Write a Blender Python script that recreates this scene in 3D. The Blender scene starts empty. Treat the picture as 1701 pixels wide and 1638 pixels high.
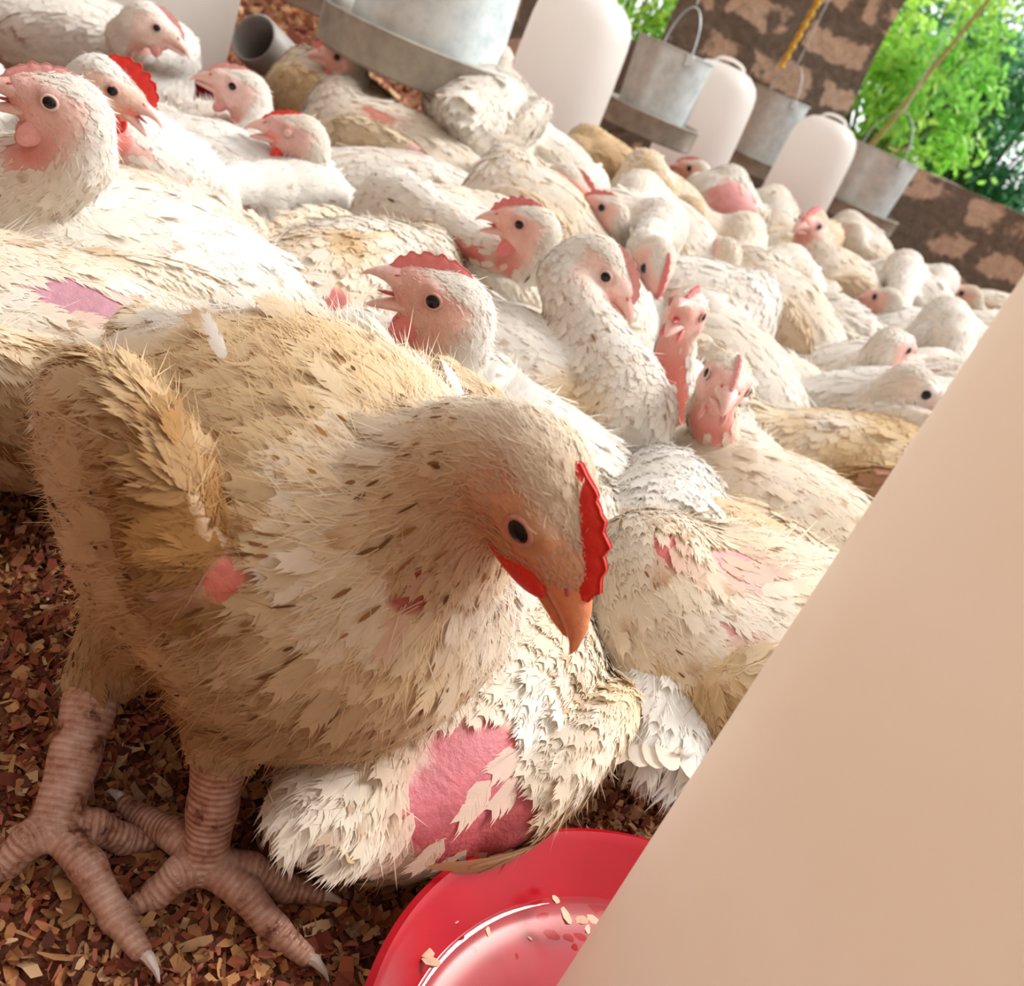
import bpy, math, os
import numpy as np
from mathutils import Vector, Matrix

# ------------------------------------------------------------------ camera, sky, light, exposure
W, H, F = 1701, 1638, 1600.0
ROLL, PITCH, CAM_H = math.radians(24), math.radians(25.7), 0.40
S = bpy.context.scene
COL = S.collection
fwd = Vector((0, math.cos(PITCH), -math.sin(PITCH)))
upv = Vector((0, math.sin(PITCH), math.cos(PITCH)))
rgt = Vector((1, 0, 0))
cx = math.cos(ROLL) * rgt + math.sin(ROLL) * upv * 1.0      # image +x in world
cy = -math.sin(ROLL) * rgt + math.cos(ROLL) * upv           # image up in world
cam_d = bpy.data.cameras.new('camera')
cam = bpy.data.objects.new('camera', cam_d)
COL.objects.link(cam)
# image x = cos*u + sin*v (v up), image up = -sin*u + cos*v
M3 = Matrix((cx, cy, -fwd)).transposed()
cam.matrix_world = Matrix.Translation((0, 0, CAM_H)) @ M3.to_4x4()
cam_d.lens = 26
cam_d.sensor_fit = 'HORIZONTAL'
cam_d.sensor_width = 26 * W / F
cam_d.clip_start = 0.02
cam_d.clip_end = 200
cam_d.dof.use_dof = True
cam_d.dof.focus_distance = 0.46
cam_d.dof.aperture_fstop = 11
S.camera = cam

S.view_settings.view_transform = 'Standard'
S.view_settings.look = 'None'
S.view_settings.exposure = 0.0
S.view_settings.gamma = 1.0
S.view_settings.use_curve_mapping = False
S.cycles.max_bounces = 6
S.cycles.diffuse_bounces = 4
S.cycles.glossy_bounces = 3
S.cycles.transmission_bounces = 4
S.cycles.transparent_max_bounces = 6
S.cycles.use_adaptive_sampling = True
S.cycles.adaptive_threshold = 0.02
S.cycles.use_denoising = True
S.cycles.caustics_reflective = False
S.cycles.caustics_refractive = False

world = bpy.data.worlds.new('daylight')
S.world = world
world.use_nodes = True
nt = world.node_tree
bg = nt.nodes['Background']
geo = nt.nodes.new('ShaderNodeTexCoord')
dot = nt.nodes.new('ShaderNodeVectorMath'); dot.operation = 'DOT_PRODUCT'
SKYDIR = Vector((0.55, 0.62, 0.56)).normalized()
dot.inputs[1].default_value = SKYDIR
nt.links.new(geo.outputs['Generated'], dot.inputs[0])
ramp = nt.nodes.new('ShaderNodeValToRGB')
cr = ramp.color_ramp
cr.elements[0].position = 0.0; cr.elements[0].color = (0.26, 0.105, 0.045, 1)
cr.elements[1].position = 1.0; cr.elements[1].color = (1.0, 1.0, 1.0, 1)
e = cr.elements.new(0.5); e.color = (0.36, 0.285, 0.23, 1)
e = cr.elements.new(0.8); e.color = (0.95, 0.97, 0.97, 1)
mr = nt.nodes.new('ShaderNodeMapRange')
mr.inputs[1].default_value = -1; mr.inputs[2].default_value = 1
nt.links.new(dot.outputs['Value'], mr.inputs[0])
nt.links.new(mr.outputs[0], ramp.inputs[0])
nt.links.new(ramp.outputs[0], bg.inputs['Color'])
bg.inputs['Strength'].default_value = 1.65

sun_d = bpy.data.lights.new('sun', 'SUN')
sun_d.energy = 3.9
sun_d.angle = math.radians(22)
sun_d.color = (1.0, 0.97, 0.92)
sun = bpy.data.objects.new('sun', sun_d)
COL.objects.link(sun)
sun.rotation_euler = (-Vector((0.62, 0.35, 0.72))).to_track_quat('-Z', 'Y').to_euler()

# ------------------------------------------------------------------ pixel helpers (photo pixels -> points of the place)
def ray(x, y):
    dx, dy = x - W / 2, y - H / 2
    u = math.cos(ROLL) * dx + math.sin(ROLL) * dy
    v = math.sin(ROLL) * dx - math.cos(ROLL) * dy
    return fwd + upv * (v / F) + rgt * (u / F)
def at(x, y, z=0.0):
    d = ray(x, y)
    return Vector((0, 0, CAM_H)) + d * ((z - CAM_H) / d.z)
def atY(x, y, Y):
    d = ray(x, y)
    return Vector((0, 0, CAM_H)) + d * (Y / d.y)
def atD(x, y, D):
    return Vector((0, 0, CAM_H)) + ray(x, y) * D

# ------------------------------------------------------------------ object helpers
def link(name, data, parent=None):
    o = bpy.data.objects.new(name, data)
    COL.objects.link(o)
    if parent is not None:
        o.parent = parent
    return o
def tag(o, label=None, cat=None, group=None, kind=None):
    if label: o['label'] = label
    if cat: o['category'] = cat
    if group: o['group'] = group
    if kind: o['kind'] = kind
    return o
def empty(name, loc, rz=0.0):
    o = link(name, None)
    o.empty_display_size = 0.05
    o.location = loc
    o.rotation_euler = (0, 0, rz)
    return o
def mesh_np(name, V, faces, mat=None, col=None, normals=None, smooth=True, extra=None):
    """faces: list of int arrays (n,k) of possibly different k"""
    me = bpy.data.meshes.new(name)
    V = np.asarray(V, dtype=np.float32)
    me.vertices.add(len(V))
    me.vertices.foreach_set('co', V.ravel())
    faces = [np.asarray(f, dtype=np.int32) for f in faces if len(f)]
    if normals is not None:      # wind every face the way its shading normal points
        for f in faces:
            g = np.cross(V[f[:, 1]] - V[f[:, 0]], V[f[:, 2]] - V[f[:, 0]])
            m = (g * np.asarray(normals)[f].mean(1)).sum(1) < 0
            f[m] = f[m][:, ::-1]
    loops = np.concatenate([f.ravel() for f in faces])
    tot = np.concatenate([np.full(len(f), f.shape[1], np.int32) for f in faces])
    start = np.concatenate([[0], np.cumsum(tot)[:-1]]).astype(np.int32)
    me.loops.add(len(loops))
    me.loops.foreach_set('vertex_index', loops)
    me.polygons.add(len(tot))
    me.polygons.foreach_set('loop_start', start)
    try:
        me.polygons.foreach_set('loop_total', tot)
    except Exception:
        pass
    me.update(calc_edges=True)
    me.validate(clean_customdata=False)
    me.polygons.foreach_set('use_smooth', np.full(len(me.polygons), smooth))
    if col is not None:
        a = me.color_attributes.new('Col', 'FLOAT_COLOR', 'POINT')
        c = np.ones((len(V), 4), np.float32); c[:, :3] = col
        a.data.foreach_set('color', c.ravel())
    if extra is not None:
        a = me.attributes.new('ring', 'FLOAT', 'POINT')
        a.data.foreach_set('value', np.asarray(extra, np.float32))
    if normals is not None:
        me.normals_split_custom_set_from_vertices(np.asarray(normals, np.float32))
    if mat: me.materials.append(mat)
    return me

class MB:
    """collects shapes into one mesh"""
    def __init__(s): s.v = []; s.f = []; s.mi = []
    def add(s, V, Fc, m=0):
        o = len(s.v)
        s.v += [tuple(map(float, p)) for p in V]
        for f in Fc:
            s.f.append([i + o for i in f]); s.mi.append(m)
    def box(s, c, h, R=None, m=0):
        P = []
        for dz in (-1, 1):
            for dx, dy in ((-1, -1), (1, -1), (1, 1), (-1, 1)):
                q = Vector((dx * h[0], dy * h[1], dz * h[2]))
                if R is not None: q = R @ q
                P.append(Vector(c) + q)
        s.add(P, [(0, 3, 2, 1), (4, 5, 6, 7), (0, 1, 5, 4), (1, 2, 6, 5), (2, 3, 7, 6), (3, 0, 4, 7)], m)
    def lathe(s, prof, n=64, c=(0, 0, 0), m=0, close=False, fn=None):
        V = []; Fc = []
        for i, (r, z) in enumerate(prof):
            for k in range(n):
                a = 2 * math.pi * k / n
                rr = r if fn is None else fn(r, z, a)
                V.append((c[0] + rr * math.cos(a), c[1] + rr * math.sin(a), c[2] + z))
        N = len(prof)
        for i in range(N - 1 if not close else N):
            for k in range(n):
                a, b = i * n + k, i * n + (k + 1) % n
                j = (i + 1) % N
                Fc.append((a, b, j * n + (k + 1) % n, j * n + k))
        s.add(V, Fc, m)
    def tube(s, pts, rad, n=8, m=0, caps=True):
        pts = [Vector(p) for p in pts]
        if not hasattr(rad, '__len__'): rad = [rad] * len(pts)
        V = []; Fc = []
        ref = Vector((0.3, 0.2, 1)).normalized()
        for i, p in enumerate(pts):
            t = (pts[min(i + 1, len(pts) - 1)] - pts[max(i - 1, 0)]).normalized()
            a = t.cross(ref)
            if a.length < 1e-3: a = t.cross(Vector((1, 0, 0)))
            a.normalize(); b = t.cross(a)
            for k in range(n):
                an = 2 * math.pi * k / n
                V.append(p + (a * math.cos(an) + b * math.sin(an)) * rad[i])
        for i in range(len(pts) - 1):
            for k in range(n):
                Fc.append((i * n + k, i * n + (k + 1) % n, (i + 1) * n + (k + 1) % n, (i + 1) * n + k))
        if caps:
            Fc.append(tuple(range(n))[::-1]); Fc.append(tuple(range((len(pts) - 1) * n, len(pts) * n)))
        s.add(V, Fc, m)
    def build(s, name, mats, parent=None, smooth=True, bevel=None, angle=35):
        me = bpy.data.meshes.new(name)
        me.from_pydata(s.v, [], s.f)
        if not isinstance(mats, (list, tuple)): mats = [mats]
        for m in mats: me.materials.append(m)
        me.polygons.foreach_set('material_index', s.mi)
        me.update()
        if smooth:
            me.polygons.foreach_set('use_smooth', [True] * len(me.polygons))
            me.set_sharp_from_angle(angle=math.radians(angle))
        o = link(name, me, parent)
        if bevel:
            md = o.modifiers.new('bevel', 'BEVEL'); md.width = bevel; md.segments = 2; md.limit_method = 'ANGLE'
        return o

# ------------------------------------------------------------------ materials
def new_mat(name):
    m = bpy.data.materials.new(name); m.use_nodes = True
    t = m.node_tree
    return m, t, t.nodes['Principled BSDF']
def N(t, typ, **kw):
    n = t.nodes.new(typ)
    for k, v in kw.items(): setattr(n, k, v)
    return n
def noise(t, scale, detail=4, rough=0.6, src=None, coord='Object'):
    n = N(t, 'ShaderNodeTexNoise'); n.inputs['Scale'].default_value = scale
    n.inputs['Detail'].default_value = detail; n.inputs['Roughness'].default_value = rough
    if src is None:
        tc = N(t, 'ShaderNodeTexCoord'); src = tc.outputs[coord]
    t.links.new(src, n.inputs['Vector'])
    return n
def ramp_(t, src, stops):
    r = N(t, 'ShaderNodeValToRGB')
    els = r.color_ramp.elements
    while len(els) < len(stops): els.new(0.5)
    for e_, (p, c) in zip(els, stops):
        e_.position = p; e_.color = (*c, 1)
    t.links.new(src, r.inputs[0])
    return r
def bump(t, b, src, strength=0.3, dist=0.01):
    bn = N(t, 'ShaderNodeBump'); bn.inputs['Strength'].default_value = strength
    bn.inputs['Distance'].default_value = dist
    t.links.new(src, bn.inputs['Height']); t.links.new(bn.outputs[0], b.inputs['Normal'])
def simple(name, col, rough=0.6, metal=0.0, nscale=None, var=0.15, bumps=None, spec=0.5):
    m, t, b = new_mat(name)
    b.inputs['Roughness'].default_value = rough; b.inputs['Metallic'].default_value = metal
    b.inputs['Specular IOR Level'].default_value = spec
    if nscale:
        n = noise(t, nscale)
        r = ramp_(t, n.outputs[0], [(0.3, tuple(c * (1 - var) for c in col)), (0.7, tuple(min(1, c * (1 + var)) for c in col))])
        t.links.new(r.outputs[0], b.inputs['Base Color'])
        if bumps: bump(t, b, n.outputs[0], bumps[0], bumps[1])
    else:
        b.inputs['Base Color'].default_value = (*col, 1)
    return m

def m_feather():
    m, t, b = new_mat('feather')
    at_ = N(t, 'ShaderNodeVertexColor'); at_.layer_name = 'Col'
    b.inputs['Roughness'].default_value = 0.75
    b.inputs['Specular IOR Level'].default_value = 0.15
    t.links.new(at_.outputs[0], b.inputs['Base Color'])
    tr = N(t, 'ShaderNodeBsdfTranslucent'); t.links.new(at_.outputs[0], tr.inputs[0])
    mx = N(t, 'ShaderNodeMixShader'); mx.inputs[0].default_value = 0.36
    t.links.new(b.outputs[0], mx.inputs[1]); t.links.new(tr.outputs[0], mx.inputs[2])
    t.links.new(mx.outputs[0], t.nodes['Material Output'].inputs[0])
    return m
def m_skin():
    m, t, b = new_mat('bird_skin')
    at_ = N(t, 'ShaderNodeVertexColor'); at_.layer_name = 'Col'
    n = noise(t, 260, 3, 0.6)
    n2 = noise(t, 45, 4, 0.6)
    mix = N(t, 'ShaderNodeMix', data_type='RGBA', blend_type='MULTIPLY')
    r = ramp_(t, n2.outputs[0], [(0.3, (0.78, 0.70, 0.66)), (0.7, (1, 1, 1))])
    mix.inputs[0].default_value = 0.7
    t.links.new(at_.outputs[0], mix.inputs[6]); t.links.new(r.outputs[0], mix.inputs[7])
    t.links.new(mix.outputs[2], b.inputs['Base Color'])
    b.inputs['Roughness'].default_value = 0.55
    b.inputs['Subsurface Weight'].default_value = 0.12
    b.inputs['Subsurface Radius'].default_value = (0.006, 0.002, 0.001)
    b.inputs['Subsurface Scale'].default_value = 0.5
    bump(t, b, n.outputs[0], 0.5, 0.0015)
    return m
def m_flesh(name, col, rough=0.45):
    m, t, b = new_mat(name)
    n = noise(t, 300, 3, 0.6)
    r = ramp_(t, n.outputs[0], [(0.3, tuple(c * 0.82 for c in col)), (0.7, col)])
    t.links.new(r.outputs[0], b.inputs['Base Color'])
    b.inputs['Roughness'].default_value = rough
    b.inputs['Subsurface Weight'].default_value = 0.15
    b.inputs['Subsurface Radius'].default_value = (0.004, 0.001, 0.001)
    b.inputs['Subsurface Scale'].default_value = 0.5
    bump(t, b, n.outputs[0], 0.4, 0.001)
    return m
def m_leg():
    m, t, b = new_mat('scaly_leg')
    a = N(t, 'ShaderNodeAttribute'); a.attribute_name = 'ring'
    w = N(t, 'ShaderNodeMath', operation='SINE'); mu = N(t, 'ShaderNodeMath', operation='MULTIPLY'); mu.inputs[1].default_value = 1900
    n0 = noise(t, 120, 2, 0.5)
    ad = N(t, 'ShaderNodeMath', operation='MULTIPLY_ADD'); ad.inputs[1].default_value = 3.0
    t.links.new(a.outputs['Fac'], mu.inputs[0]); t.links.new(n0.outputs[0], ad.inputs[0]); t.links.new(mu.outputs[0], ad.inputs[2])
    t.links.new(ad.outputs[0], w.inputs[0])
    n = noise(t, 70, 5, 0.7)
    r = ramp_(t, n.outputs[0], [(0.36, (0.14, 0.045, 0.025)), (0.45, (0.42, 0.21, 0.14)), (0.60, (0.58, 0.35, 0.275)), (0.8, (0.68, 0.46, 0.39))])
    r2 = ramp_(t, w.outputs[0], [(0.0, (0.86, 0.80, 0.77)), (0.3, (1, 1, 1))])
    mx = N(t, 'ShaderNodeMix', data_type='RGBA', blend_type='MULTIPLY'); mx.inputs[0].default_value = 0.8
    t.links.new(r.outputs[0], mx.inputs[6]); t.links.new(r2.outputs[0], mx.inputs[7])
    t.links.new(mx.outputs[2], b.inputs['Base Color'])
    b.inputs['Roughness'].default_value = 0.4
    bump(t, b, w.outputs[0], 0.35, 0.0010)
    return m
def m_vcol(name, rough=0.8, trans=0.0):
    m, t, b = new_mat(name)
    at_ = N(t, 'ShaderNodeVertexColor'); at_.layer_name = 'Col'
    t.links.new(at_.outputs[0], b.inputs['Base Color'])
    b.inputs['Roughness'].default_value = rough
    if trans:
        tr = N(t, 'ShaderNodeBsdfTranslucent'); t.links.new(at_.outputs[0], tr.inputs[0])
        mx = N(t, 'ShaderNodeMixShader'); mx.inputs[0].default_value = trans
        t.links.new(b.outputs[0], mx.inputs[1]); t.links.new(tr.outputs[0], mx.inputs[2])
        t.links.new(mx.outputs[0], t.nodes['Material Output'].inputs[0])
    return m
MF, MS, ML = m_feather(), m_skin(), m_leg()
M_COMB = {'red': m_flesh('red_comb', (0.80, 0.035, 0.025)), 'pink': m_flesh('pink_comb', (0.72, 0.20, 0.20)), 'pale': m_flesh('pale_comb', (0.75, 0.34, 0.32))}
M_BEAK = {'orange': m_flesh('orange_beak', (0.78, 0.30, 0.14), 0.35), 'pink': m_flesh('pink_beak', (0.78, 0.48, 0.42), 0.3)}
M_MOUTH = m_flesh('mouth_lining', (0.55, 0.08, 0.08), 0.3)
M_CLAW = simple('claw_horn', (0.62, 0.52, 0.46), 0.3, nscale=60)
M_PUPIL = simple('pupil', (0.004, 0.004, 0.006), 0.06, spec=0.35)
M_IRIS = {'brown': simple('brown_iris', (0.05, 0.016, 0.008), 0.10, spec=0.3), 'blue': simple('grey_blue_iris', (0.06, 0.10, 0.16), 0.08, spec=0.45)}
# ------------------------------------------------------------------ bird shape: one smooth field, polygonised
def rot_to(fx, pitch_only=False):
    """3x3 rotation whose +x is fx and +z as upright as it can be"""
    x = np.array(fx, float); x /= np.linalg.norm(x)
    z = np.array([0, 0, 1.0]) if abs(x[2]) < 0.97 else np.array([1.0 if x[2] < 0 else -1.0, 0, 0.05])
    y = np.cross(z, x); y /= np.linalg.norm(y); z = np.cross(x, y)
    return np.stack([x, y, z], 1)
def eul(yaw, pitch, roll=0):
    cy_, sy_, cp_, sp_, cr_, sr_ = math.cos(yaw), math.sin(yaw), math.cos(pitch), math.sin(pitch), math.cos(roll), math.sin(roll)
    Rz = np.array([[cy_, -sy_, 0], [sy_, cy_, 0], [0, 0, 1]])
    Ry = np.array([[cp_, 0, -sp_], [0, 1, 0], [sp_, 0, cp_]])
    Rx = np.array([[1, 0, 0], [0, cr_, -sr_], [0, sr_, cr_]])
    return Rz @ Ry @ Rx
class Field:
    def __init__(s): s.p = []
    def ell(s, c, r, R=None, k=0.02, reg='body', flow=(-1, 0, 0)):
        s.p.append(('e', np.array(c, float), np.array(r, float), np.eye(3) if R is None else R, k, reg, np.array(flow, float)))
    def cap(s, a, b, ra, rb, k=0.02, reg='neck', flow=None):
        a, b = np.array(a, float), np.array(b, float)
        s.p.append(('c', a, b, (ra, rb), k, reg, (a - b) if flow is None else np.array(flow, float)))
    def one(s, q, P):
        if q[0] == 'e':
            L = (P - q[1]) @ q[3]
            k0 = np.sqrt(((L / q[2]) ** 2).sum(-1)); k1 = np.sqrt(((L / q[2] ** 2) ** 2).sum(-1)) + 1e-9
            return k0 * (k0 - 1) / k1
        ba = q[2] - q[1]; pa = P - q[1]
        h = np.clip((pa @ ba) / (ba @ ba + 1e-12), 0, 1)
        return np.sqrt(((pa - h[..., None] * ba) ** 2).sum(-1)) - (q[3][0] + (q[3][1] - q[3][0]) * h)
    def val(s, P):
        d = None
        for q in s.p:
            e_ = s.one(q, P)
            if d is None: d = e_; continue
            k = q[4]
            h = np.clip(0.5 + 0.5 * (d - e_) / k, 0, 1)
            d = d * (1 - h) + e_ * h - k * h * (1 - h)
        return d
    def grad(s, P, e=6e-4):
        g = np.stack([s.val(P + np.eye(3)[i] * e) - s.val(P - np.eye(3)[i] * e) for i in range(3)], -1)
        return g / (np.linalg.norm(g, axis=-1, keepdims=True) + 1e-9)
    def weights(s, P, soft=0.008):
        D = np.stack([s.one(q, P) for q in s.p], -1)
        D = D - D.min(-1, keepdims=True)
        w = np.exp(-D / soft)
        return w / w.sum(-1, keepdims=True)
    def bounds(s):
        lo, hi = np.full(3, 1e9), np.full(3, -1e9)
        for q in s.p:
            if q[0] == 'e': m = q[2].max(); lo = np.minimum(lo, q[1] - m); hi = np.maximum(hi, q[1] + m)
            else:
                m = max(q[3]); lo = np.minimum(lo, np.minimum(q[1], q[2]) - m); hi = np.maximum(hi, np.maximum(q[1], q[2]) + m)
        return lo - 0.012, hi + 0.012
    def mesh(s, h):
        lo, hi = s.bounds()
        n = np.ceil((hi - lo) / h).astype(int) + 1
        ax = [lo[i] + h * np.arange(n[i]) for i in range(3)]
        val = np.empty(n, np.float32)
        for i in range(n[0]):
            G = np.empty((n[1], n[2], 3)); G[..., 0] = ax[0][i]; G[..., 1] = ax[1][:, None]; G[..., 2] = ax[2][None, :]
            val[i] = s.val(G)
        sg = val < 0
        c = [sg[a:n[0] - 1 + a, b:n[1] - 1 + b, d:n[2] - 1 + d] for a in (0, 1) for b in (0, 1) for d in (0, 1)]
        cnt = sum(x.astype(np.int8) for x in c)
        act = (cnt > 0) & (cnt < 8)
        idx = np.full(act.shape, -1, np.int32)
        I = np.argwhere(act); idx[act] = np.arange(len(I))
        acc = np.zeros((len(I), 3)); num = np.zeros(len(I))
        for a in (0, 1):
            for b in (0, 1):
                for axn in range(3):
                    o1 = np.zeros(3, int); o2 = np.zeros(3, int)
                    oth = [i for i in range(3) if i != axn]
                    o1[oth[0]] = a; o1[oth[1]] = b; o2[:] = o1; o2[axn] = 1
                    A, B = I + o1, I + o2
                    va, vb = val[A[:, 0], A[:, 1], A[:, 2]], val[B[:, 0], B[:, 1], B[:, 2]]
                    m = (va < 0) != (vb < 0)
                    t = np.where(m, va / (va - vb + 1e-12), 0)
                    P = A + t[:, None] * (B - A)
                    acc += np.where(m[:, None], P, 0); num += m
        V = lo + h * acc / num[:, None]
        V -= s.grad(V) * s.val(V)[:, None] * 0.9
        Fs = []
        for axn in range(3):
            u, v = [(1, 2), (2, 0), (0, 1)][axn]
            sh = list(sg.shape); 
            sl0 = [slice(None)] * 3; sl1 = [slice(None)] * 3
            sl0[axn] = slice(0, sh[axn] - 1); sl1[axn] = slice(1, sh[axn])
            m = sg[tuple(sl0)] != sg[tuple(sl1)]
            E = np.argwhere(m)
            ok = (E[:, u] > 0) & (E[:, v] > 0) & (E[:, u] < sh[u] - 1) & (E[:, v] < sh[v] - 1)
            E = E[ok]
            ins = sg[E[:, 0], E[:, 1], E[:, 2]]
            def g(du, dv):
                Q = E.copy(); Q[:, u] += du; Q[:, v] += dv
                return idx[Q[:, 0], Q[:, 1], Q[:, 2]]
            q = np.stack([g(-1, -1), g(0, -1), g(0, 0), g(-1, 0)], 1)
            q[~ins] = q[~ins][:, ::-1]
            Fs.append(q)
        Fs = np.concatenate(Fs)
        Fs = Fs[(Fs >= 0).all(1)]
        return V, Fs

def vnoise(P, scale, seed=0):
    """smooth value noise, 0..1"""
    Q = P * scale + seed * 17.3 + 100
    i = np.floor(Q).astype(np.int64); f = Q - i; f = f * f * (3 - 2 * f)
    def hsh(a):
        n = (a[:, 0] * 73856093) ^ (a[:, 1] * 19349663) ^ (a[:, 2] * 83492791) ^ (seed * 2654435)
        n = (n ^ (n >> 13)) * 1274126177 & 0x7fffffff
        return ((n ^ (n >> 16)) & 0xffff) / 65535.0
    r = 0
    for a in (0, 1):
        for b in (0, 1):
            for c in (0, 1):
                w = (f[:, 0] if a else 1 - f[:, 0]) * (f[:, 1] if b else 1 - f[:, 1]) * (f[:, 2] if c else 1 - f[:, 2])
                r = r + w * hsh(i + np.array([a, b, c]))
    return r
def fbm(P, sc, seed=0):
    return (vnoise(P, sc, seed) + 0.5 * vnoise(P, sc * 2.1, seed + 1) + 0.25 * vnoise(P, sc * 4.3, seed + 2)) / 1.75

WHITE = np.array([0.93, 0.915, 0.89]); CREAM = np.array([0.82, 0.64, 0.40]); BROWN = np.array([0.40, 0.20, 0.065]); DARK = np.array([0.14, 0.06, 0.025])
def dirt_mix(d, rnd):
    d = np.clip(d, 0, 1)[:, None]
    c = np.where(d < 0.5, WHITE + (CREAM - WHITE) * d * 2, CREAM + (BROWN - CREAM) * (d - 0.5) * 2)
    return c * (0.93 + 0.07 * rnd[:, None])

def make_feathers(P, Nn, Fl, L, Wd, tilt, curv, colr, rng, nb, tipcol=None, rc=0.40, soft=0.86):
    """P base points, Nn surface normals, Fl flow, L length, Wd half width -> verts, quads, normals, colours. Each feather is a vane of
    nb pointed barbs a side; nb == 0 gives a plain leaf-shaped vane."""
    n = len(P)
    f = Fl - (Fl * Nn).sum(1, keepdims=True) * Nn
    f /= np.linalg.norm(f, axis=1, keepdims=True) + 1e-9
    s = np.cross(Nn, f)
    a = rng.normal(0, 0.13, n)[:, None]
    f, s = f * np.cos(a) + s * np.sin(a), s * np.cos(a) - f * np.sin(a)
    tl = tilt[:, None]; L = L[:, None]; cv = curv[:, None]
    def pt(t, w):   # t along, w across (in half widths)
        t = np.asarray(t); 
        return P + f * L * t + s * (w * Wd[:, None]) + Nn * (L * tl * t - cv * (L * t) ** 2 / 2 - 0.10 * Wd[:, None] * w ** 2 + 0.0004)
    def nrm(t, w):
        slope = tl - cv * L * t
        g = Nn - f * slope + s * (0.35 * w)
        g = Nn * soft + g * (1 - soft)
        return g / np.linalg.norm(g, axis=1, keepdims=True)
    Vs, Ns, Cs, Q = [], [], [], []
    roll = rng.normal(0, 0.10, n)[:, None]
    def emit(rows, cols):
        k = len(rows)
        base = sum(len(v) for v in Vs)
        Vs.append(np.stack([r[0] for r in rows], 1).reshape(-1, 3))
        Ns.append(np.stack([r[1] for r in rows], 1).reshape(-1, 3))
        Cs.append(np.stack([c * np.ones((n, 3)) for c in cols], 1).reshape(-1, 3))
        return base + np.arange(n)[:, None] * k
    tip = colr if tipcol is None else tipcol
    if nb == 0:
        if rc > 0.3: ts = [0, 0.3, 0.65, 1.0]; ws = [0.35, 1.0, 0.9, 0.0]
        else: ts = [0, 0.12, 0.3, 0.5, 0.7, 0.87, 0.96, 1.0]; ws = [0.25, 0.7, 0.95, 1.0, 0.95, 0.75, 0.4, 0.0]
        rows, cols = [], []
        for t, w in zip(ts, ws):
            for sg in (-1, 1) if w else (0,):
                rows.append((pt(t, w * sg), nrm(t, w * sg)))
                cols.append(colr + (tip - colr) * max(0, t - 0.6) * 2.5)
        b = emit(rows, cols)
        nt_ = len(ts)
        Q4 = np.concatenate([b + np.array([[2 * j, 2 * j + 1, 2 * j + 3, 2 * j + 2]]) for j in range(nt_ - 2)])
        Q3 = b + np.array([[2 * nt_ - 4, 2 * nt_ - 3, 2 * nt_ - 2]])
        return np.concatenate(Vs), [Q4, Q3], np.concatenate(Ns), np.concatenate(Cs)
    q4, q3 = [], []
    for i in range(nb):
        t0 = i / nb * 0.86
        dt = 0.9 / nb
        for sg in (-1, 1):
            # barb leaves the shaft and sweeps towards the tip
            reach = rc + rng.normal(0, 0.12 * rc, n)[:, None]
            wmax = math.sin(math.pi * (0.30 + 0.58 * (i + 0.5) / nb)) ** 0.8
            wj = wmax * (1 + rng.normal(0, 0.12, n)[:, None]) * sg
            te = t0 + reach * (1.0 if i < nb - 1 else 0.75)
            lift = Nn * (rng.normal(0, 0.03, n)[:, None] * Wd[:, None])
            A, B = pt(t0, 0), pt(t0 + dt * 1.6, 0)
            C = pt(t0 * 0.40 + te * 0.60 + dt * 0.8, wj * 0.70); D = pt(t0 * 0.5 + te * 0.5, wj * 0.82)
            E_ = pt(te + dt * 0.6, wj * 0.92) + lift
            shade = 1 + rng.normal(0, 0.02, n)[:, None]
            cc = (colr + (tip - colr) * max(0.0, (t0 - 0.25) * 1.6)) * shade
            ce = (colr + (tip - colr) * min(1.0, t0 + 0.5)) * shade
            b = emit([(A, nrm(t0, 0)), (B, nrm(t0 + dt, 0)), (C, nrm(te, wj * .6)), (D, nrm(te, wj * .6)), (E_, nrm(te, wj))], [cc, cc, cc, cc, ce])
            o = [0, 1, 2, 3] if sg > 0 else [3, 2, 1, 0]
            q4.append(b + np.array([o])); q3.append(b + np.array([[3, 2, 4] if sg > 0 else [4, 2, 3]]))
    return np.concatenate(Vs), [np.concatenate(q4), np.concatenate(q3)], np.concatenate(Ns), np.concatenate(Cs)

def bez(a, b, c, d, t):
    return a * (1 - t) ** 3 + 3 * b * t * (1 - t) ** 2 + 3 * c * t * t * (1 - t) + d * t ** 3

def eye_mesh(r, iris, ring_col=None):
    """eyeball looking along +y: sclera-free bird eye, iris with pupil"""
    mb = MB()
    ns, nr = 20, 12
    V, Fc, mi = [], [], []
    for i in range(nr + 1):
        th = math.pi * i / nr
        for k in range(ns):
            a = 2 * math.pi * k / ns
            V.append((r * math.sin(th) * math.cos(a), r * math.cos(th), r * math.sin(th) * math.sin(a)))
    for i in range(nr):
        for k in range(ns):
            Fc.append((i * ns + k, i * ns + (k + 1) % ns, (i + 1) * ns + (k + 1) % ns, (i + 1) * ns + k))
            mi.append(1 if i < 3 else 0)
    me = bpy.data.meshes.new('eye')
    me.from_pydata(V, [], Fc)
    me.materials.append(M_IRIS[iris]); me.materials.append(M_PUPIL)
    me.polygons.foreach_set('material_index', mi)
    me.polygons.foreach_set('use_smooth', [True] * len(Fc))
    return me

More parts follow.
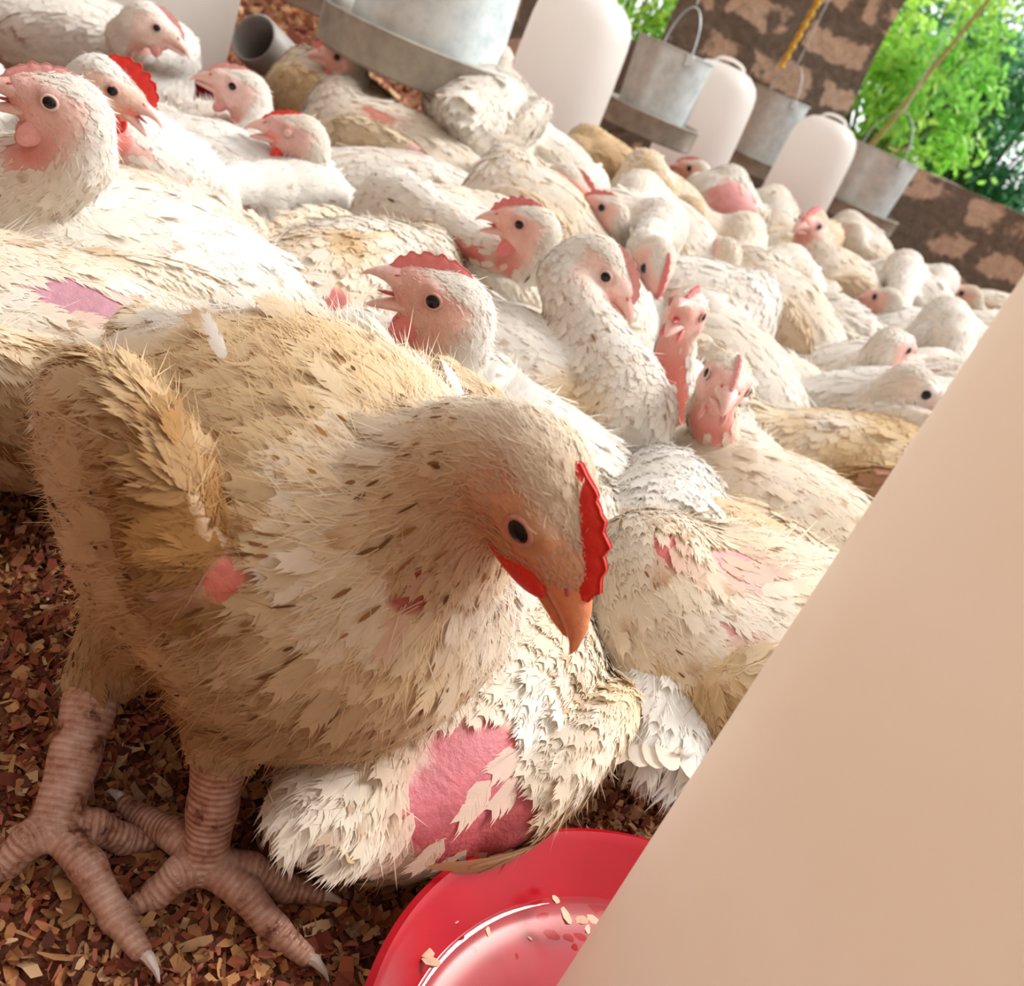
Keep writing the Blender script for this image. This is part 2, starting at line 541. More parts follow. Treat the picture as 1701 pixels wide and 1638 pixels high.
def loft(sections, mat, name, parent, n=14):
    """sections: list of (centre, ry, rz, pitch) in head frame with sections in the y-z plane; last one is the tip"""
    V, Fc = [], []
    for (c, ry, rz, top) in sections:
        for k in range(n):
            a = 2 * math.pi * k / n
            ca, sa = math.cos(a), math.sin(a)
            V.append((c[0] - top * sa * rz, c[1] + ry * ca * (1 - 0.25 * max(0, sa)), c[2] + rz * sa))
    for i in range(len(sections) - 1):
        for k in range(n):
            Fc.append((i * n + k, i * n + (k + 1) % n, (i + 1) * n + (k + 1) % n, (i + 1) * n + k))
    Fc.append(tuple(range(n))[::-1]); Fc.append(tuple(range((len(sections) - 1) * n, len(sections) * n)))
    mb = MB(); mb.add(V, Fc)
    return mb.build(name, mat, parent, angle=80)

def comb_part(parent, Hm, hs, mat, size, lean=0.0, seed=0, cth=0.08):
    rng = np.random.default_rng(seed + 5)
    # outline along the midline of the head, from beak base back over the crown
    base = [(0.0365, -0.001), (0.032, 0.0040), (0.026, 0.0085), (0.019, 0.0125), (0.011, 0.0158), (0.003, 0.0182), (-0.006, 0.0185)]
    nb_ = 29
    bt = np.linspace(0, 1, nb_)
    bx = np.interp(bt, np.linspace(0, 1, 7), [b[0] for b in base]); bz = np.interp(bt, np.linspace(0, 1, 7), [b[1] for b in base])
    tx = np.gradient(bx); tz = np.gradient(bz); ln = np.hypot(tx, tz); nx, nz = tz / ln * 1.0, -tx / ln
    hgt = size * (np.sin(np.pi * np.clip(bt * 0.93 + 0.05, 0, 1)) ** 0.6) * (1 + 0.32 * np.abs(((bt * 6.5) % 1) * 2 - 1) - 0.12) * (1 + rng.normal(0, 0.05, nb_))
    V, Fc = [], []
    lev = [(-0.35, 1.5), (0.0, 1.35), (0.4, 1.1), (0.8, 0.75), (1.0, 0.25)]
    th = 0.0014 + size * cth
    for sd in (-1, 1):
        for (q, w) in lev:
            for i in range(nb_):
                hh = hgt[i] * q if q > 0 else 0.010 * q
                V.append((bx[i] + nx[i] * hh, sd * th * w * (0.9 if 0 < i < nb_ - 1 else 0.2) + lean * max(q, 0) * size, bz[i] + nz[i] * hh))
    m = nb_; L_ = len(lev)
    for sd in (0, 1):
        o = sd * m * L_
        for j in range(L_ - 1):
            for i in range(m - 1):
                q = [o + j * m + i, o + j * m + i + 1, o + (j + 1) * m + i + 1, o + (j + 1) * m + i]
                Fc.append(q if sd else q[::-1])
    o1 = m * L_; j = (L_ - 1) * m
    for i in range(m - 1): Fc.append([j + i, j + i + 1, o1 + j + i + 1, o1 + j + i])
    for e_ in (0, m - 1):
        for jj in range(L_ - 1):
            Fc.append([jj * m + e_, (jj + 1) * m + e_, o1 + (jj + 1) * m + e_, o1 + jj * m + e_])
    P = np.array(V) * hs @ Hm[0].T + Hm[1]
    mb = MB(); mb.add(P, Fc)
    return mb.build('comb', mat, parent, angle=180)

def ell_part(name, parent, Hm, hs, c, r, R, mat, n=12):
    V, Fc = [], []
    for i in range(n + 1):
        th = math.pi * i / n
        for k in range(n):
            a = 2 * math.pi * k / n
            V.append((r[0] * math.sin(th) * math.cos(a), r[1] * math.sin(th) * math.sin(a), r[2] * math.cos(th)))
    for i in range(n):
        for k in range(n):
            Fc.append((i * n + k, (i + 1) * n + k, (i + 1) * n + (k + 1) % n, i * n + (k + 1) % n))
    P = (np.array(V) @ R.T + np.array(c)) * hs @ Hm[0].T + Hm[1]
    mb = MB(); mb.add(P, Fc)
    return mb.build(name, mat, parent, angle=180)

def foot(parent, hip, ankle, tiploc, toes, s, lod, back=True):
    """shank and foot as one continuous mesh; ankle = where the toes meet; toes = list of tip points"""
    Fd = Field()
    hip, ankle = np.array(hip), np.array(ankle)
    mid = hip * 0.45 + ankle * 0.55
    Fd.cap(hip, mid, 0.0150 * s, 0.0108 * s, 0.006, 'leg'); Fd.cap(mid, ankle, 0.0108 * s, 0.0112 * s, 0.006, 'leg')
    ends = []
    for tp in toes:
        tp = np.array(tp, float)
        k1 = ankle * 0.62 + tp * 0.38; k1[2] = ankle[2] * 0.85 + 0.002 * s
        k2 = ankle * 0.28 + tp * 0.72; k2[2] = 0.0085 * s
        e_ = tp.copy(); e_[2] = 0.006 * s
        Fd.cap(ankle, k1, 0.0088 * s, 0.0080 * s, 0.003, 'toe'); Fd.cap(k1, k2, 0.0080 * s, 0.0070 * s, 0.003, 'toe'); Fd.cap(k2, e_, 0.0070 * s, 0.0050 * s, 0.003, 'toe')
        ends.append((k2, e_))
    V, Q = Fd.mesh(0.0014 * s if lod == 0 else 0.0035)
    D = np.stack([Fd.one(q, V) for q in Fd.p], -1).argmin(1)
    ring = np.zeros(len(V))
    acc = {}
    for i, q in enumerate(Fd.p):
        m = D == i
        ba = q[2] - q[1]; ln = np.linalg.norm(ba)
        off = 0.0 if q[1] is ankle or np.allclose(q[1], hip) or np.allclose(q[1], ankle) else acc.get(tuple(np.round(q[1], 5)), 0)
        h_ = ((V[m] - q[1]) @ ba) / ln
        ring[m] = off + h_
        acc[tuple(np.round(q[2], 5))] = off + ln
    me = mesh_np('leg', V, [Q], ML, extra=ring)
    lg = link('leg', me, parent)
    if lod == 0:
        for (k2, e_) in ends:
            d = (e_ - k2); d /= np.linalg.norm(d)
            mb = MB()
            mb.tube([e_ + d * 0.001, e_ + d * 0.006 * s + [0, 0, 0.002 * s], e_ + d * 0.012 * s + [0, 0, 0.0005], e_ + d * 0.016 * s - [0, 0, 0.003 * s]], [0.0032 * s, 0.0028 * s, 0.0016 * s, 0.0004], 8)
            mb.build('claw', M_CLAW, lg)
    return lg

HENS = []; SEEDS = []
FIXED = {21: (0.022, 0.440), 22: (0.112, 0.610), 23: (0.190, 0.580), 24: (0.235, 0.775), 25: (0.185, 0.930), 36: (-0.80, 1.37), 87: (-1.02, 1.42), 37: (-0.482, 1.161), 22: (0.118, 0.615)}
SHIFT = {21: (0.028, 0.519), 22: (0.149, 0.646), 23: (0.306, 0.606), 24: (0.249, 0.796), 25: (0.234, 0.989), 26: (-0.314, 0.524), 27: (-0.342, 0.669), 28: (-0.051, 0.668), 29: (-0.025, 0.815), 30: (-0.154, 1.066), 31: (0.003, 0.935), 32: (0.111, 1.045), 33: (0.307, 1.378), 34: (0.39, 1.081), 35: (-0.506, 0.964), 37: (-0.597, 1.314), 38: (-0.421, 1.203), 39: (-0.436, 1.068), 40: (-0.39, 0.815), 41: (-0.204, 0.872), 42: (-0.298, 1.43), 43: (-0.38, 1.532), 45: (-0.303, 1.695), 60: (-0.153, 1.607), 62: (0.066, 1.545), 63: (-0.026, 1.453), 64: (0.046, 1.901), 65: (0.167, 2.163), 66: (0.107, 1.78), 67: (0.296, 1.833), 68: (0.438, 2.088), 69: (0.271, 1.572), 70: (0.124, 1.331), 71: (0.418, 1.624), 72: (0.436, 1.472), 73: (0.402, 1.211), 74: (0.521, 1.328), 77: (0.626, 2.142), 79: (0.724, 1.983), 80: (0.611, 1.683), 81: (0.561, 1.866), 82: (0.343, 2.32), 84: (-0.212, 1.18), 85: (-0.117, 1.342), 86: (-0.171, 1.852), 88: (-0.68, 0.898), 89: (-0.015, 1.181), 90: (0.183, 1.18)}
GROUP = 'white broiler hens crowded over the litter'
def hen(loc, yaw, head, hyaw, hpit, label, s=1.0, zc=0.092, lod=1, bare=(), dirt=0.35, seed=1, mouth=0.0, comb=0.007, ccol='pink', beak='pink',
        face=(0.80, 0.46, 0.40), throat=0.3, wattle=1.0, iris='blue', stand=False, bpitch=0.0, wang=-0.95, hs=1.15, feet=None, ruffle=0.0, lean=0.0,
        tail=1.0, hroll=0.0, fdens=1.0, nk=1.0, browns=(), lids=None, featherface=0.0, fat=1.0, lx=1.0, sq=1.0, nbo=None, cth=0.08, bl=0.80, wzr=1.0, woff=(0, 0), stray=()):
    """loc: world point under the body; head: world point of the skull; yaws in world radians"""
    SHIFT.update(FIXED)
    if seed in SHIFT: loc = SHIFT[seed]
    rng = np.random.default_rng(seed)
    root = empty('hen', (loc[0], loc[1], 0), yaw)
    tag(root, label, 'hen', GROUP)
    c_, s_ = math.cos(yaw), math.sin(yaw)
    Wl = np.array([[c_, s_, 0], [-s_, c_, 0], [0, 0, 1]])          # world -> local
    toL = lambda p: Wl @ (np.array(p, float) - np.array([loc[0], loc[1], 0]))
    Hc = toL(head)
    Rb = eul(0, bpitch)
    B = np.array([0, 0, zc])
    bp = lambda x, y, z: B + Rb @ (np.array([x * lx, y, z * sq]) * s)
    Rh = Wl @ eul(hyaw, hpit, hroll)
    Hm = (Rh, Hc)
    Fd = Field()
    back = Rb @ np.array([-1, 0, -0.12])
    Fd.ell(bp(0, 0, 0.002), np.array([0.135 * lx, 0.090 * fat, 0.080 * sq]) * s, Rb, 0.02, 'body', back)
    Fd.ell(bp(0.065, 0, -0.010), np.array([0.088 * lx, 0.084 * fat, 0.074 * sq]) * s, Rb, 0.03, 'breast', Rb @ np.array([-0.8, 0, -0.6]))
    Fd.ell(bp(-0.10, 0, -0.004), np.array([0.075 * lx, 0.066 * fat, 0.060 * sq]) * s, Rb, 0.03, 'rump', Rb @ np.array([-0.4, 0, -0.92]))
    tdir = Rb @ eul(0, -0.30)
    Fd.ell(bp(-0.165, 0, 0.018), np.array([0.048, 0.030, 0.018]) * s, tdir, 0.03, 'tail', Rb @ np.array([-0.7, 0, -0.7]))
    for sd in (-1, 1):
        Rw = Rb @ eul(sd * 0.10, 0.16, sd * -0.20)
        Fd.ell(bp(-0.012, sd * 0.080 * fat, 0.012), np.array([0.100 * lx, 0.022, 0.050 * sq]) * s, Rw, 0.010, 'wing', Rb @ np.array([-1, 0, -0.42]))
        Fd.ell(bp(0.062, sd * 0.074 * fat, 0.004), np.array([0.030, 0.022, 0.034]) * s, Rw, 0.012, 'wing', Rb @ np.array([-0.9, 0, -0.7]))
        if stand:
            hk = feet[0 if sd < 0 else 1][0]
            Fd.cap(bp(-0.01, sd * 0.048, -0.035), toL(hk), 0.042 * s, 0.0165 * s, 0.018, 'thigh', [0.1, 0, -1])
    # neck
    a0 = bp(0.095, 0, 0.030)
    a3 = Hc + Rh @ (np.array([-0.014, 0, -0.010]) * hs * s)
    ln = np.linalg.norm(a3 - a0)
    fd = Rb @ np.array([0.75, 0, 0.66])
    a1 = a0 + fd * ln * 0.35
    a2 = a3 + Rh @ np.array([-0.55, 0, -0.83]) * ln * 0.33
    pts = [bez(a0, a1, a2, a3, t) for t in np.linspace(0, 1, 7)]
    rr = np.interp(np.linspace(0, 1, 7), [0, 0.25, 0.6, 1], [0.046, 0.033, 0.0235, 0.0180 * hs]) * s * nk
    for i in range(6):
        Fd.cap(pts[i], pts[i + 1], rr[i], rr[i + 1], 0.018 if i < 3 else 0.010, 'neck', pts[i] - pts[i + 1])
    h_ = hs * s
    hp = lambda x, y, z: Hc + Rh @ (np.array([x, y, z]) * h_)
    Fd.ell(hp(-0.004, 0, 0.001), np.array([0.0235, 0.0175, 0.0195]) * h_, Rh, 0.008, 'head', Rh @ np.array([-1, 0, -0.2]))
    Fd.ell(hp(0.015, 0, -0.001), np.array([0.0200, 0.0120, 0.0135]) * h_, Rh, 0.008, 'face', Rh @ np.array([-1, 0, 0]))
    Fd.ell(hp(0.004, 0, -0.014), np.array([0.020, 0.0105, 0.010]) * h_, Rh, 0.008, 'face', Rh @ np.array([-1, 0, -0.4]))
    for sd in (-1, 1):   # brow and cheek
        Fd.ell(hp(0.008, sd * 0.0115, 0.0062), np.array([0.0085, 0.0045, 0.0035]) * h_, Rh, 0.004, 'face', Rh @ np.array([-1, 0, 0.1]))
        Fd.ell(hp(-0.008, sd * 0.0150, -0.0065), np.array([0.0065, 0.0035, 0.0060]) * h_, Rh, 0.003, 'ear', Rh @ np.array([-1, 0, -0.2]))


    vox = (0.0026, 0.0042, 0.0065)[lod]
    V, Q = Fd.mesh(vox)
    regs = [q[5] for q in Fd.p]
    def reg_w(P):
        w = Fd.weights(P)
        return {r: w[:, [i for i, x in enumerate(regs) if x == r]].sum(1) for r in set(regs)}, w
    # bare patches: where a line of sight meets the bird
    BP = []
    for b in bare:
        px, py, rad = b[:3]
        colb = b[3] if len(b) > 3 else (0.50, 0.15, 0.16)
        o = toL((0, 0, CAM_H)); d = Wl @ np.array(ray(px, py)); d /= np.linalg.norm(d)
        t = np.linalg.norm(Hc - o) * 0.3
        for _ in range(90):
            v_ = Fd.val((o + d * t)[None])[0]
            if v_ < 0.0006 or t > 9: break
            t += max(v_ * 0.9, 0.0005)
        if t < 9: BP.append((o + d * t, rad, np.array(colb)))
    BR = []
    for b in browns:
        px, py, rad, amt = b
        o = toL((0, 0, CAM_H)); d = Wl @ np.array(ray(px, py)); d /= np.linalg.norm(d)
        t = np.linalg.norm(Hc - o) * 0.3
        for _ in range(90):
            v_ = Fd.val((o + d * t)[None])[0]
            if v_ < 0.0006 or t > 9: break
            t += max(v_ * 0.9, 0.0005)
        if t < 9: BR.append((o + d * t, rad, amt))
    def bare_mask(P):
        m = np.zeros(len(P)); c = np.zeros((len(P), 3)) + [0.6, 0.22, 0.22]
        for (q, rad, cc) in BP:
            dd = np.linalg.norm((P - q) * np.array([0.8, 1, 1.15]), axis=1) + (fbm(P, 45, seed) - 0.5) * rad * 0.9
            k = np.clip((rad - dd) / (rad * 0.25), 0, 1)
            c = np.where((k > m)[:, None], cc, c); m = np.maximum(m, k)
        return m, c
    def head_local(P): return ((P - Hc) @ Rh) / h_
    def skin_mask(P, Nr, rw):
        Hl = head_local(P)
        r_ = np.linalg.norm(Hl, axis=1)
        hn = (rw['head'] + rw['face'] + rw['ear'])
        crown = np.clip((Hl[:, 2] - 0.0085) / 0.004, 0, 1) * np.clip((0.026 - Hl[:, 0]) / 0.004, 0, 1)
        backh = np.clip((-0.010 - Hl[:, 0]) / 0.006, 0, 1)
        fm = np.clip(hn * 1.6, 0, 1) * (1 - crown) * (1 - backh)
        fx = Rh[:, 0]
        dn = Nr @ (fx * 0.8 - Rh[:, 2] * 0.35)
        near = np.clip((0.035 + 0.13 * throat - r_ * h_ ) / 0.03, 0, 1)
        tm = rw['neck'] * np.clip((dn - 0.25) / 0.25, 0, 1) * near * (1 if throat > 0.15 else 0)
        return np.clip(fm, 0, 1), np.clip(tm, 0, 1)
    Nr = Fd.grad(V)
    rw, w = reg_w(V)
    fm, tm = skin_mask(V, Nr, rw)
    bm, bc = bare_mask(V)
    dn_ = fbm(V, 22, seed)
    bd_ = dirt * 0.8 + (dn_ - 0.5) * 0.5
    for (q, rad, amt) in BR: bd_ = bd_ + amt * np.clip(1 - np.linalg.norm(V - q, axis=1) / rad, 0, 1)
    base = dirt_mix(bd_, dn_) * 0.82
    facec = np.array(face)
    Hl = head_local(V)
    col = base * (1 - fm[:, None]) + fm[:, None] * (facec * (0.86 + 0.28 * fbm(V, 160, seed)[:, None]))
    eyering = np.clip(1 - np.abs(np.hypot(Hl[:, 0] - 0.0095, Hl[:, 2] - 0.0025) - 0.0065) / 0.003, 0, 1) * fm
    col = col * (1 - 0.22 * eyering[:, None])
    col = col * (1 - tm[:, None]) + tm[:, None] * np.array([0.66, 0.18, 0.15])
    gape = fm * np.clip((Hl[:, 0] - 0.010) / 0.012, 0, 1) * np.clip((-0.001 - Hl[:, 2]) / 0.006, 0, 1)
    col = col * (1 - 0.7 * gape[:, None]) + 0.7 * gape[:, None] * (np.array([0.80, 0.10, 0.05]) if ccol == 'red' else np.array([0.72, 0.32, 0.28]))
    earm = np.clip(rw['ear'] * 1.5, 0, 1)[:, None]
    col = col * (1 - earm * 0.6) + earm * 0.6 * np.array([0.85, 0.66, 0.60])
    mot = fbm(V, 260, seed + 9)[:, None]
    col = col * (1 - bm[:, None]) + bm[:, None] * bc * (0.72 + 0.5 * mot)
    body = link('body', mesh_np('body', V, [Q], MS, col=np.clip(col, 0, 1)), root)
    # ---- plumage
    if True:
        tri = np.concatenate([Q[:, [0, 1, 2]], Q[:, [0, 2, 3]]])
        T = V[tri]
        area = np.linalg.norm(np.cross(T[:, 1] - T[:, 0], T[:, 2] - T[:, 0]), axis=1) / 2
        cen = T.mean(1)
        rwc, wc = reg_w(cen)
        fmc, tmc = skin_mask(cen, Fd.grad(cen), rwc)
        bmc, _ = bare_mask(cen)
        dens = 1.0 + 0.7 * rwc['wing'] + 2.2 * rwc['neck'] + 9.0 * rwc['head'] + 8 * rwc['face'] + 8 * rwc['ear']
        hlc = head_local(cen)
        dens = dens * (np.hypot(hlc[:, 0] - 0.0105, hlc[:, 2] - 0.0025) > 0.0105)
        dens = dens * (1 - (0.88 - featherface) * np.clip(fmc, 0, 1)) * (1 - 0.93 * bmc) * (1 - 0.985 * np.clip(tmc * 1.5, 0, 1))
        NF = int((14000, 5200, 2000)[lod] * fdens * s * s)
        cw = np.cumsum(area * dens); cw /= cw[-1]
        # stratified choice so the coat has no holes
        pick = np.searchsorted(cw, (np.arange(NF) + rng.random(NF)) / NF).clip(0, len(tri) - 1)
        a_, b_ = rng.random(NF), rng.random(NF); fl = a_ + b_ > 1; a_[fl] = 1 - a_[fl]; b_[fl] = 1 - b_[fl]
        T = V[tri[pick]]
        P = T[:, 0] + (T[:, 1] - T[:, 0]) * a_[:, None] + (T[:, 2] - T[:, 0]) * b_[:, None]
        Nn = Fd.grad(P)
        rw, w = reg_w(P)
        Fl = w @ np.stack([q[6] / np.linalg.norm(q[6]) for q in Fd.p])
        fm, tm = skin_mask(P, Nn, rw)
        bm, _ = bare_mask(P)
        ffac = np.clip(fm * 1.5, 0, 1)
        Lb = {'body': 0.027, 'breast': 0.024, 'rump': 0.027, 'tail': 0.034 * min(1, 0.35 + 0.65 * tail), 'wing': 0.023, 'neck': 0.0155, 'head': 0.0085, 'face': 0.0050, 'ear': 0.0045, 'thigh': 0.013}
        L = sum(rw[r] * Lb[r] for r in rw) * s
        L *= (1 - 0.45 * ffac) * (0.8 + 0.4 * rng.random(NF))
        f_ = Fl - (Fl * Nn).sum(1, keepdims=True) * Nn; f_ /= np.linalg.norm(f_, axis=1, keepdims=True) + 1e-9
        def conform(P_, N_, F_, L_, add):
            F_ = F_ - (F_ * N_).sum(1, keepdims=True) * N_; F_ = F_ / (np.linalg.norm(F_, axis=1, keepdims=True) + 1e-9)
            v_ = Fd.val(P_ + F_ * L_[:, None])
            return np.clip(2 * np.maximum(v_, 0) / L_ ** 2, 0, 1.1 / L_) + add
        bt_, _ = bare_mask(P + f_ * L[:, None] * 0.85)
        keep = bt_ * 0.93 < rng.random(NF)
        P, Nn, Fl, L, bm, ffac, fm, w = P[keep], Nn[keep], Fl[keep], L[keep], bm[keep], ffac[keep], fm[keep], w[keep]
        rw = {k_: v_[keep] for k_, v_ in rw.items()}; NF = len(P)
        Wd = L * (0.27 + 0.05 * rw['wing'])
        Wd = np.where(fm > 0.3, L * 0.16, Wd)
        tilt = 0.025 + 0.05 * rng.random(NF) + 0.05 * rw['neck'] + ruffle * rng.random(NF)
        odd = rng.random(NF) < (0.025 + ruffle * 0.1)
        tilt = tilt + odd * rng.random(NF) * 0.30
        curv = conform(P, Nn, Fl, L, 1.0)
        dn_ = fbm(P, 16, seed); dn2 = fbm(P, 60, seed + 3)
        low = np.clip((0.10 * s - P[:, 2]) / 0.10, 0, 1)  # underside: litter dirt, strengthened so the colour also deepens the belly shade
        d_ = dirt * (0.35 + 1.1 * (dn_ - 0.35)) + (0.12 + dirt * 0.75) * low + dirt * 0.35 * rw['wing'] + (dn2 - 0.5) * 0.30 * dirt + 0.25 * rw['head'] * dirt
        for (q, rad, amt) in BR:
            dd = np.linalg.norm(P - q, axis=1) + (dn2 - 0.5) * rad * 0.8
            d_ += amt * np.clip(1 - dd / rad, 0, 1)
        rim = np.clip(bm * 4, 0, 1)
        colr = dirt_mix(d_, rng.random(NF))
        colr = colr * (1 - 0.35 * rim[:, None]) + 0.35 * rim[:, None] * np.array([0.7, 0.35, 0.3])
        fc = np.array(face) * 0.5 + np.array([0.85, 0.72, 0.6]) * 0.5
        colr = colr * (1 - ffac[:, None] * 0.75) + ffac[:, None] * 0.75 * fc
        tip = colr.copy()
        st = rng.random(NF) < (0.03 + 0.09 * dirt)
        st &= (rw['head'] + rw['face'] < 0.3)
        tip[st] = tip[st] * 0.35 + (BROWN * 0.65 + DARK * 0.2)
        nb = (nbo + 3 if nbo else 0) or (11, 5, 3)[lod]
        parts = [make_feathers(P, Nn, Fl, L, Wd, tilt, curv, colr, rng, nb, tip)]
        # flight feathers of the folded wings and the stub of the tail
        FP, FN, FF, FL, FW = [], [], [], [], []
        for sd in (-1, 1):
            m_ = 12
            for i in range(m_):
                t = i / (m_ - 1)
                p0 = bp(0.000 - 0.085 * t, sd * (0.100 - 0.012 * t) * fat, 0.002 - 0.016 * math.sin(t * 2.2) + 0.010 * t)
                g = Fd.grad(p0[None])[0]; p0 = p0 - g * Fd.val(p0[None])[0]
                FP.append(p0 + g * 0.0030); FN.append(g); FF.append(Rb @ np.array([-1, 0, -0.50 + 0.42 * t])); FL.append((0.050 + 0.022 * t) * s); FW.append(0.0062 * s)
        for i in range(7):
            t = (i - 3) / 3
            p0 = bp(-0.188, t * 0.020, 0.022 + 0.006 * (1 - abs(t)))
            FP.append(p0); FN.append(Rb @ np.array([0.25, t * 0.5, 1.0])); FF.append(Rb @ np.array([-1, t * 0.45, 0.30])); FL.append(0.042 * s * tail); FW.append(0.0075 * s * tail)
        FP, FN, FF = map(np.array, (FP, FN, FF)); FN /= np.linalg.norm(FN, axis=1, keepdims=True)
        nF = len(FP)
        dF = dirt * (0.6 + rng.random(nF)) + (0.15 if dirt > 0.35 else 0)
        for (q, rad, amt) in BR: dF += amt * np.clip(1 - np.linalg.norm(FP - q, axis=1) / rad, 0, 1)
        cF = dirt_mix(dF, rng.random(nF)); tF = cF * 0.5 + CREAM * 0.25 + BROWN * 0.25 if dirt > 0.3 else cF
        keepF = bare_mask(FP)[0] < 0.4
        parts.append(make_feathers(FP[keepF], FN[keepF], FF[keepF], np.array(FL)[keepF], np.array(FW)[keepF], np.full(nF, 0.06)[keepF], np.where(np.arange(nF) < 24, conform(FP, FN, FF, np.array(FL), 0.5), 2.5)[keepF], cF[keepF], rng, 0, tF[keepF], rc=0.2, soft=0.6))
        # loose feathers standing out of the coat
        for (px, py, qx, qy, Ls, ns) in stray:
            o = toL((0, 0, CAM_H)); d = Wl @ np.array(ray(px, py)); d /= np.linalg.norm(d)
            t = np.linalg.norm(Hc - o) * 0.3
            for _ in range(120):
                v_ = Fd.val((o + d * t)[None])[0]
                if v_ < 0.0006 or t > 3: break
                t += max(v_ * 0.9, 0.0005)
            if t > 3: continue
            p_ = o + d * t
            d2 = Wl @ np.array(ray(qx, qy)); d2 /= np.linalg.norm(d2)
            aim = o + d2 * (t - Ls * 0.3) - p_; aim /= np.linalg.norm(aim)
            fan = np.linspace(-0.6, 0.6, ns)[:, None] if ns > 1 else np.zeros((1, 1))
            side = np.cross(d, aim)
            A_ = aim + fan * side; A_ /= np.linalg.norm(A_, axis=1, keepdims=True)
            nn = np.repeat(-d[None], ns, 0); cw_ = np.repeat(WHITE[None], ns, 0)
            parts.append(make_feathers(p_ + rng.normal(0, 0.002, (ns, 3)) * (ns > 1), nn, A_, np.full(ns, Ls), np.full(ns, Ls * 0.13), np.full(ns, 0.1), np.full(ns, 14.0), cw_, rng, 12, cw_, rc=0.22, soft=0.5))
        # dried dirt caught on the coat: thin dark flecks along the feathers
        if lod < 2:
            nS = int((420, 120)[lod] * min(1, dirt * 2.2))
            i_ = rng.choice(NF, nS, p=(lambda q: q / q.sum())(np.clip(d_, 0.02, 1) * (rw['head'] + rw['face'] + rw['ear'] < 0.3) + 1e-6))
            cS = (DARK * 0.5 + BROWN * 0.5) * (0.5 + 1.0 * rng.random((nS, 1)))
            parts.append(make_feathers(P[i_] + Nn[i_] * 0.0028 * s, Nn[i_], Fl[i_], (0.004 + 0.009 * rng.random(nS) ** 2) * s, (0.0004 + 0.0007 * rng.random(nS)) * s, np.full(nS, 0.05), np.full(nS, 9.0), cS, rng, 0, cS))
        # down: single fine barbs standing a little off the coat
        if lod < 2:
            ND = NF * 2 if lod == 0 else NF
            i_ = rng.integers(0, NF, ND)
            P2 = P[i_] + rng.normal(0, 0.004, (ND, 3)); P2 -= Fd.grad(P2) * Fd.val(P2)[:, None]
            N2 = Nn[i_]
            L2 = L[i_] * (0.4 + 0.5 * rng.random(ND)); 
            f2 = Fl[i_] - (Fl[i_] * N2).sum(1, keepdims=True) * N2; f2 /= np.linalg.norm(f2, axis=1, keepdims=True) + 1e-9
            f2 = f2 + rng.normal(0, 0.35, (ND, 3)); f2 /= np.linalg.norm(f2, axis=1, keepdims=True)
            s2 = np.cross(N2, f2); s2 /= np.linalg.norm(s2, axis=1, keepdims=True) + 1e-9
            wd = (0.00014 + 0.00016 * rng.random(ND))[:, None] * (1 if lod == 0 else 1.6)
            lf = (0.08 + 0.22 * rng.random(ND) ** 2)[:, None]
            A = P2 + N2 * 0.001 - s2 * wd; Bq = P2 + N2 * 0.001 + s2 * wd
            Cq = P2 + f2 * L2[:, None] * 0.55 + N2 * L2[:, None] * lf * 0.7 + s2 * wd * 0.8; Dq = Cq - s2 * wd * 1.6
            Eq = P2 + f2 * L2[:, None] + N2 * L2[:, None] * lf
            Vv = np.stack([A, Bq, Cq, Dq, Eq], 1).reshape(-1, 3); k = np.arange(ND)[:, None] * 5
            parts.append((Vv, [k + np.array([[0, 1, 2, 3]]), k + np.array([[3, 2, 4]])], np.repeat(N2, 5, 0), np.repeat(colr[i_], 5, 0)))
        off = 0; VV, QQ, TT, NN, CC = [], [], [], [], []
        for (v, q, n_, c__) in parts:
            VV.append(v); NN.append(n_); CC.append(c__); QQ.append(q[0] + off); TT.append(q[1] + off); off += len(v)
        pl = link('plumage', mesh_np('plumage', np.concatenate(VV), [np.concatenate(QQ), np.concatenate(TT)], MF, col=np.clip(np.concatenate(CC), 0, 1), normals=np.concatenate(NN)), root)
    # ---- head furniture
    hm = lambda P: np.array(P) * h_ @ Rh.T + Hc
    if lod < 2 or comb > 0.004:
        comb_part(root, Hm, h_, M_COMB[ccol], comb, lean, seed, cth)
    def secs(L_):
        return [(tuple(c), a, b, t) for (c, a, b, t) in L_]
    om = mouth
    up = [((0.015, 0, -0.0045), 0.0105, 0.0050, 0.2), ((0.023, 0, -0.0030), 0.0103, 0.0078, 0.2), ((0.031, 0, -0.0022), 0.0092, 0.0084, 0.3), ((0.038, 0, -0.0036), 0.0074, 0.0070, 0.3), ((0.045, 0, -0.0065), 0.0053, 0.0052, 0.25), ((0.0505, 0, -0.0100), 0.0034, 0.0034, 0.15), ((0.0545, 0, -0.0143), 0.0016, 0.0018, 0.05), ((0.0555, 0, -0.0165), 0.0005, 0.0005, 0)]
    lw = [((0.012, 0, -0.0110), 0.0095, 0.0045, 0), ((0.022, 0, -0.0112), 0.0088, 0.0044, 0), ((0.032, 0, -0.0118), 0.0068, 0.0036, 0), ((0.041, 0, -0.0128), 0.0044, 0.0026, 0), ((0.0475, 0, -0.0140), 0.0018, 0.0013, 0), ((0.0490, 0, -0.0144), 0.0006, 0.0005, 0)]
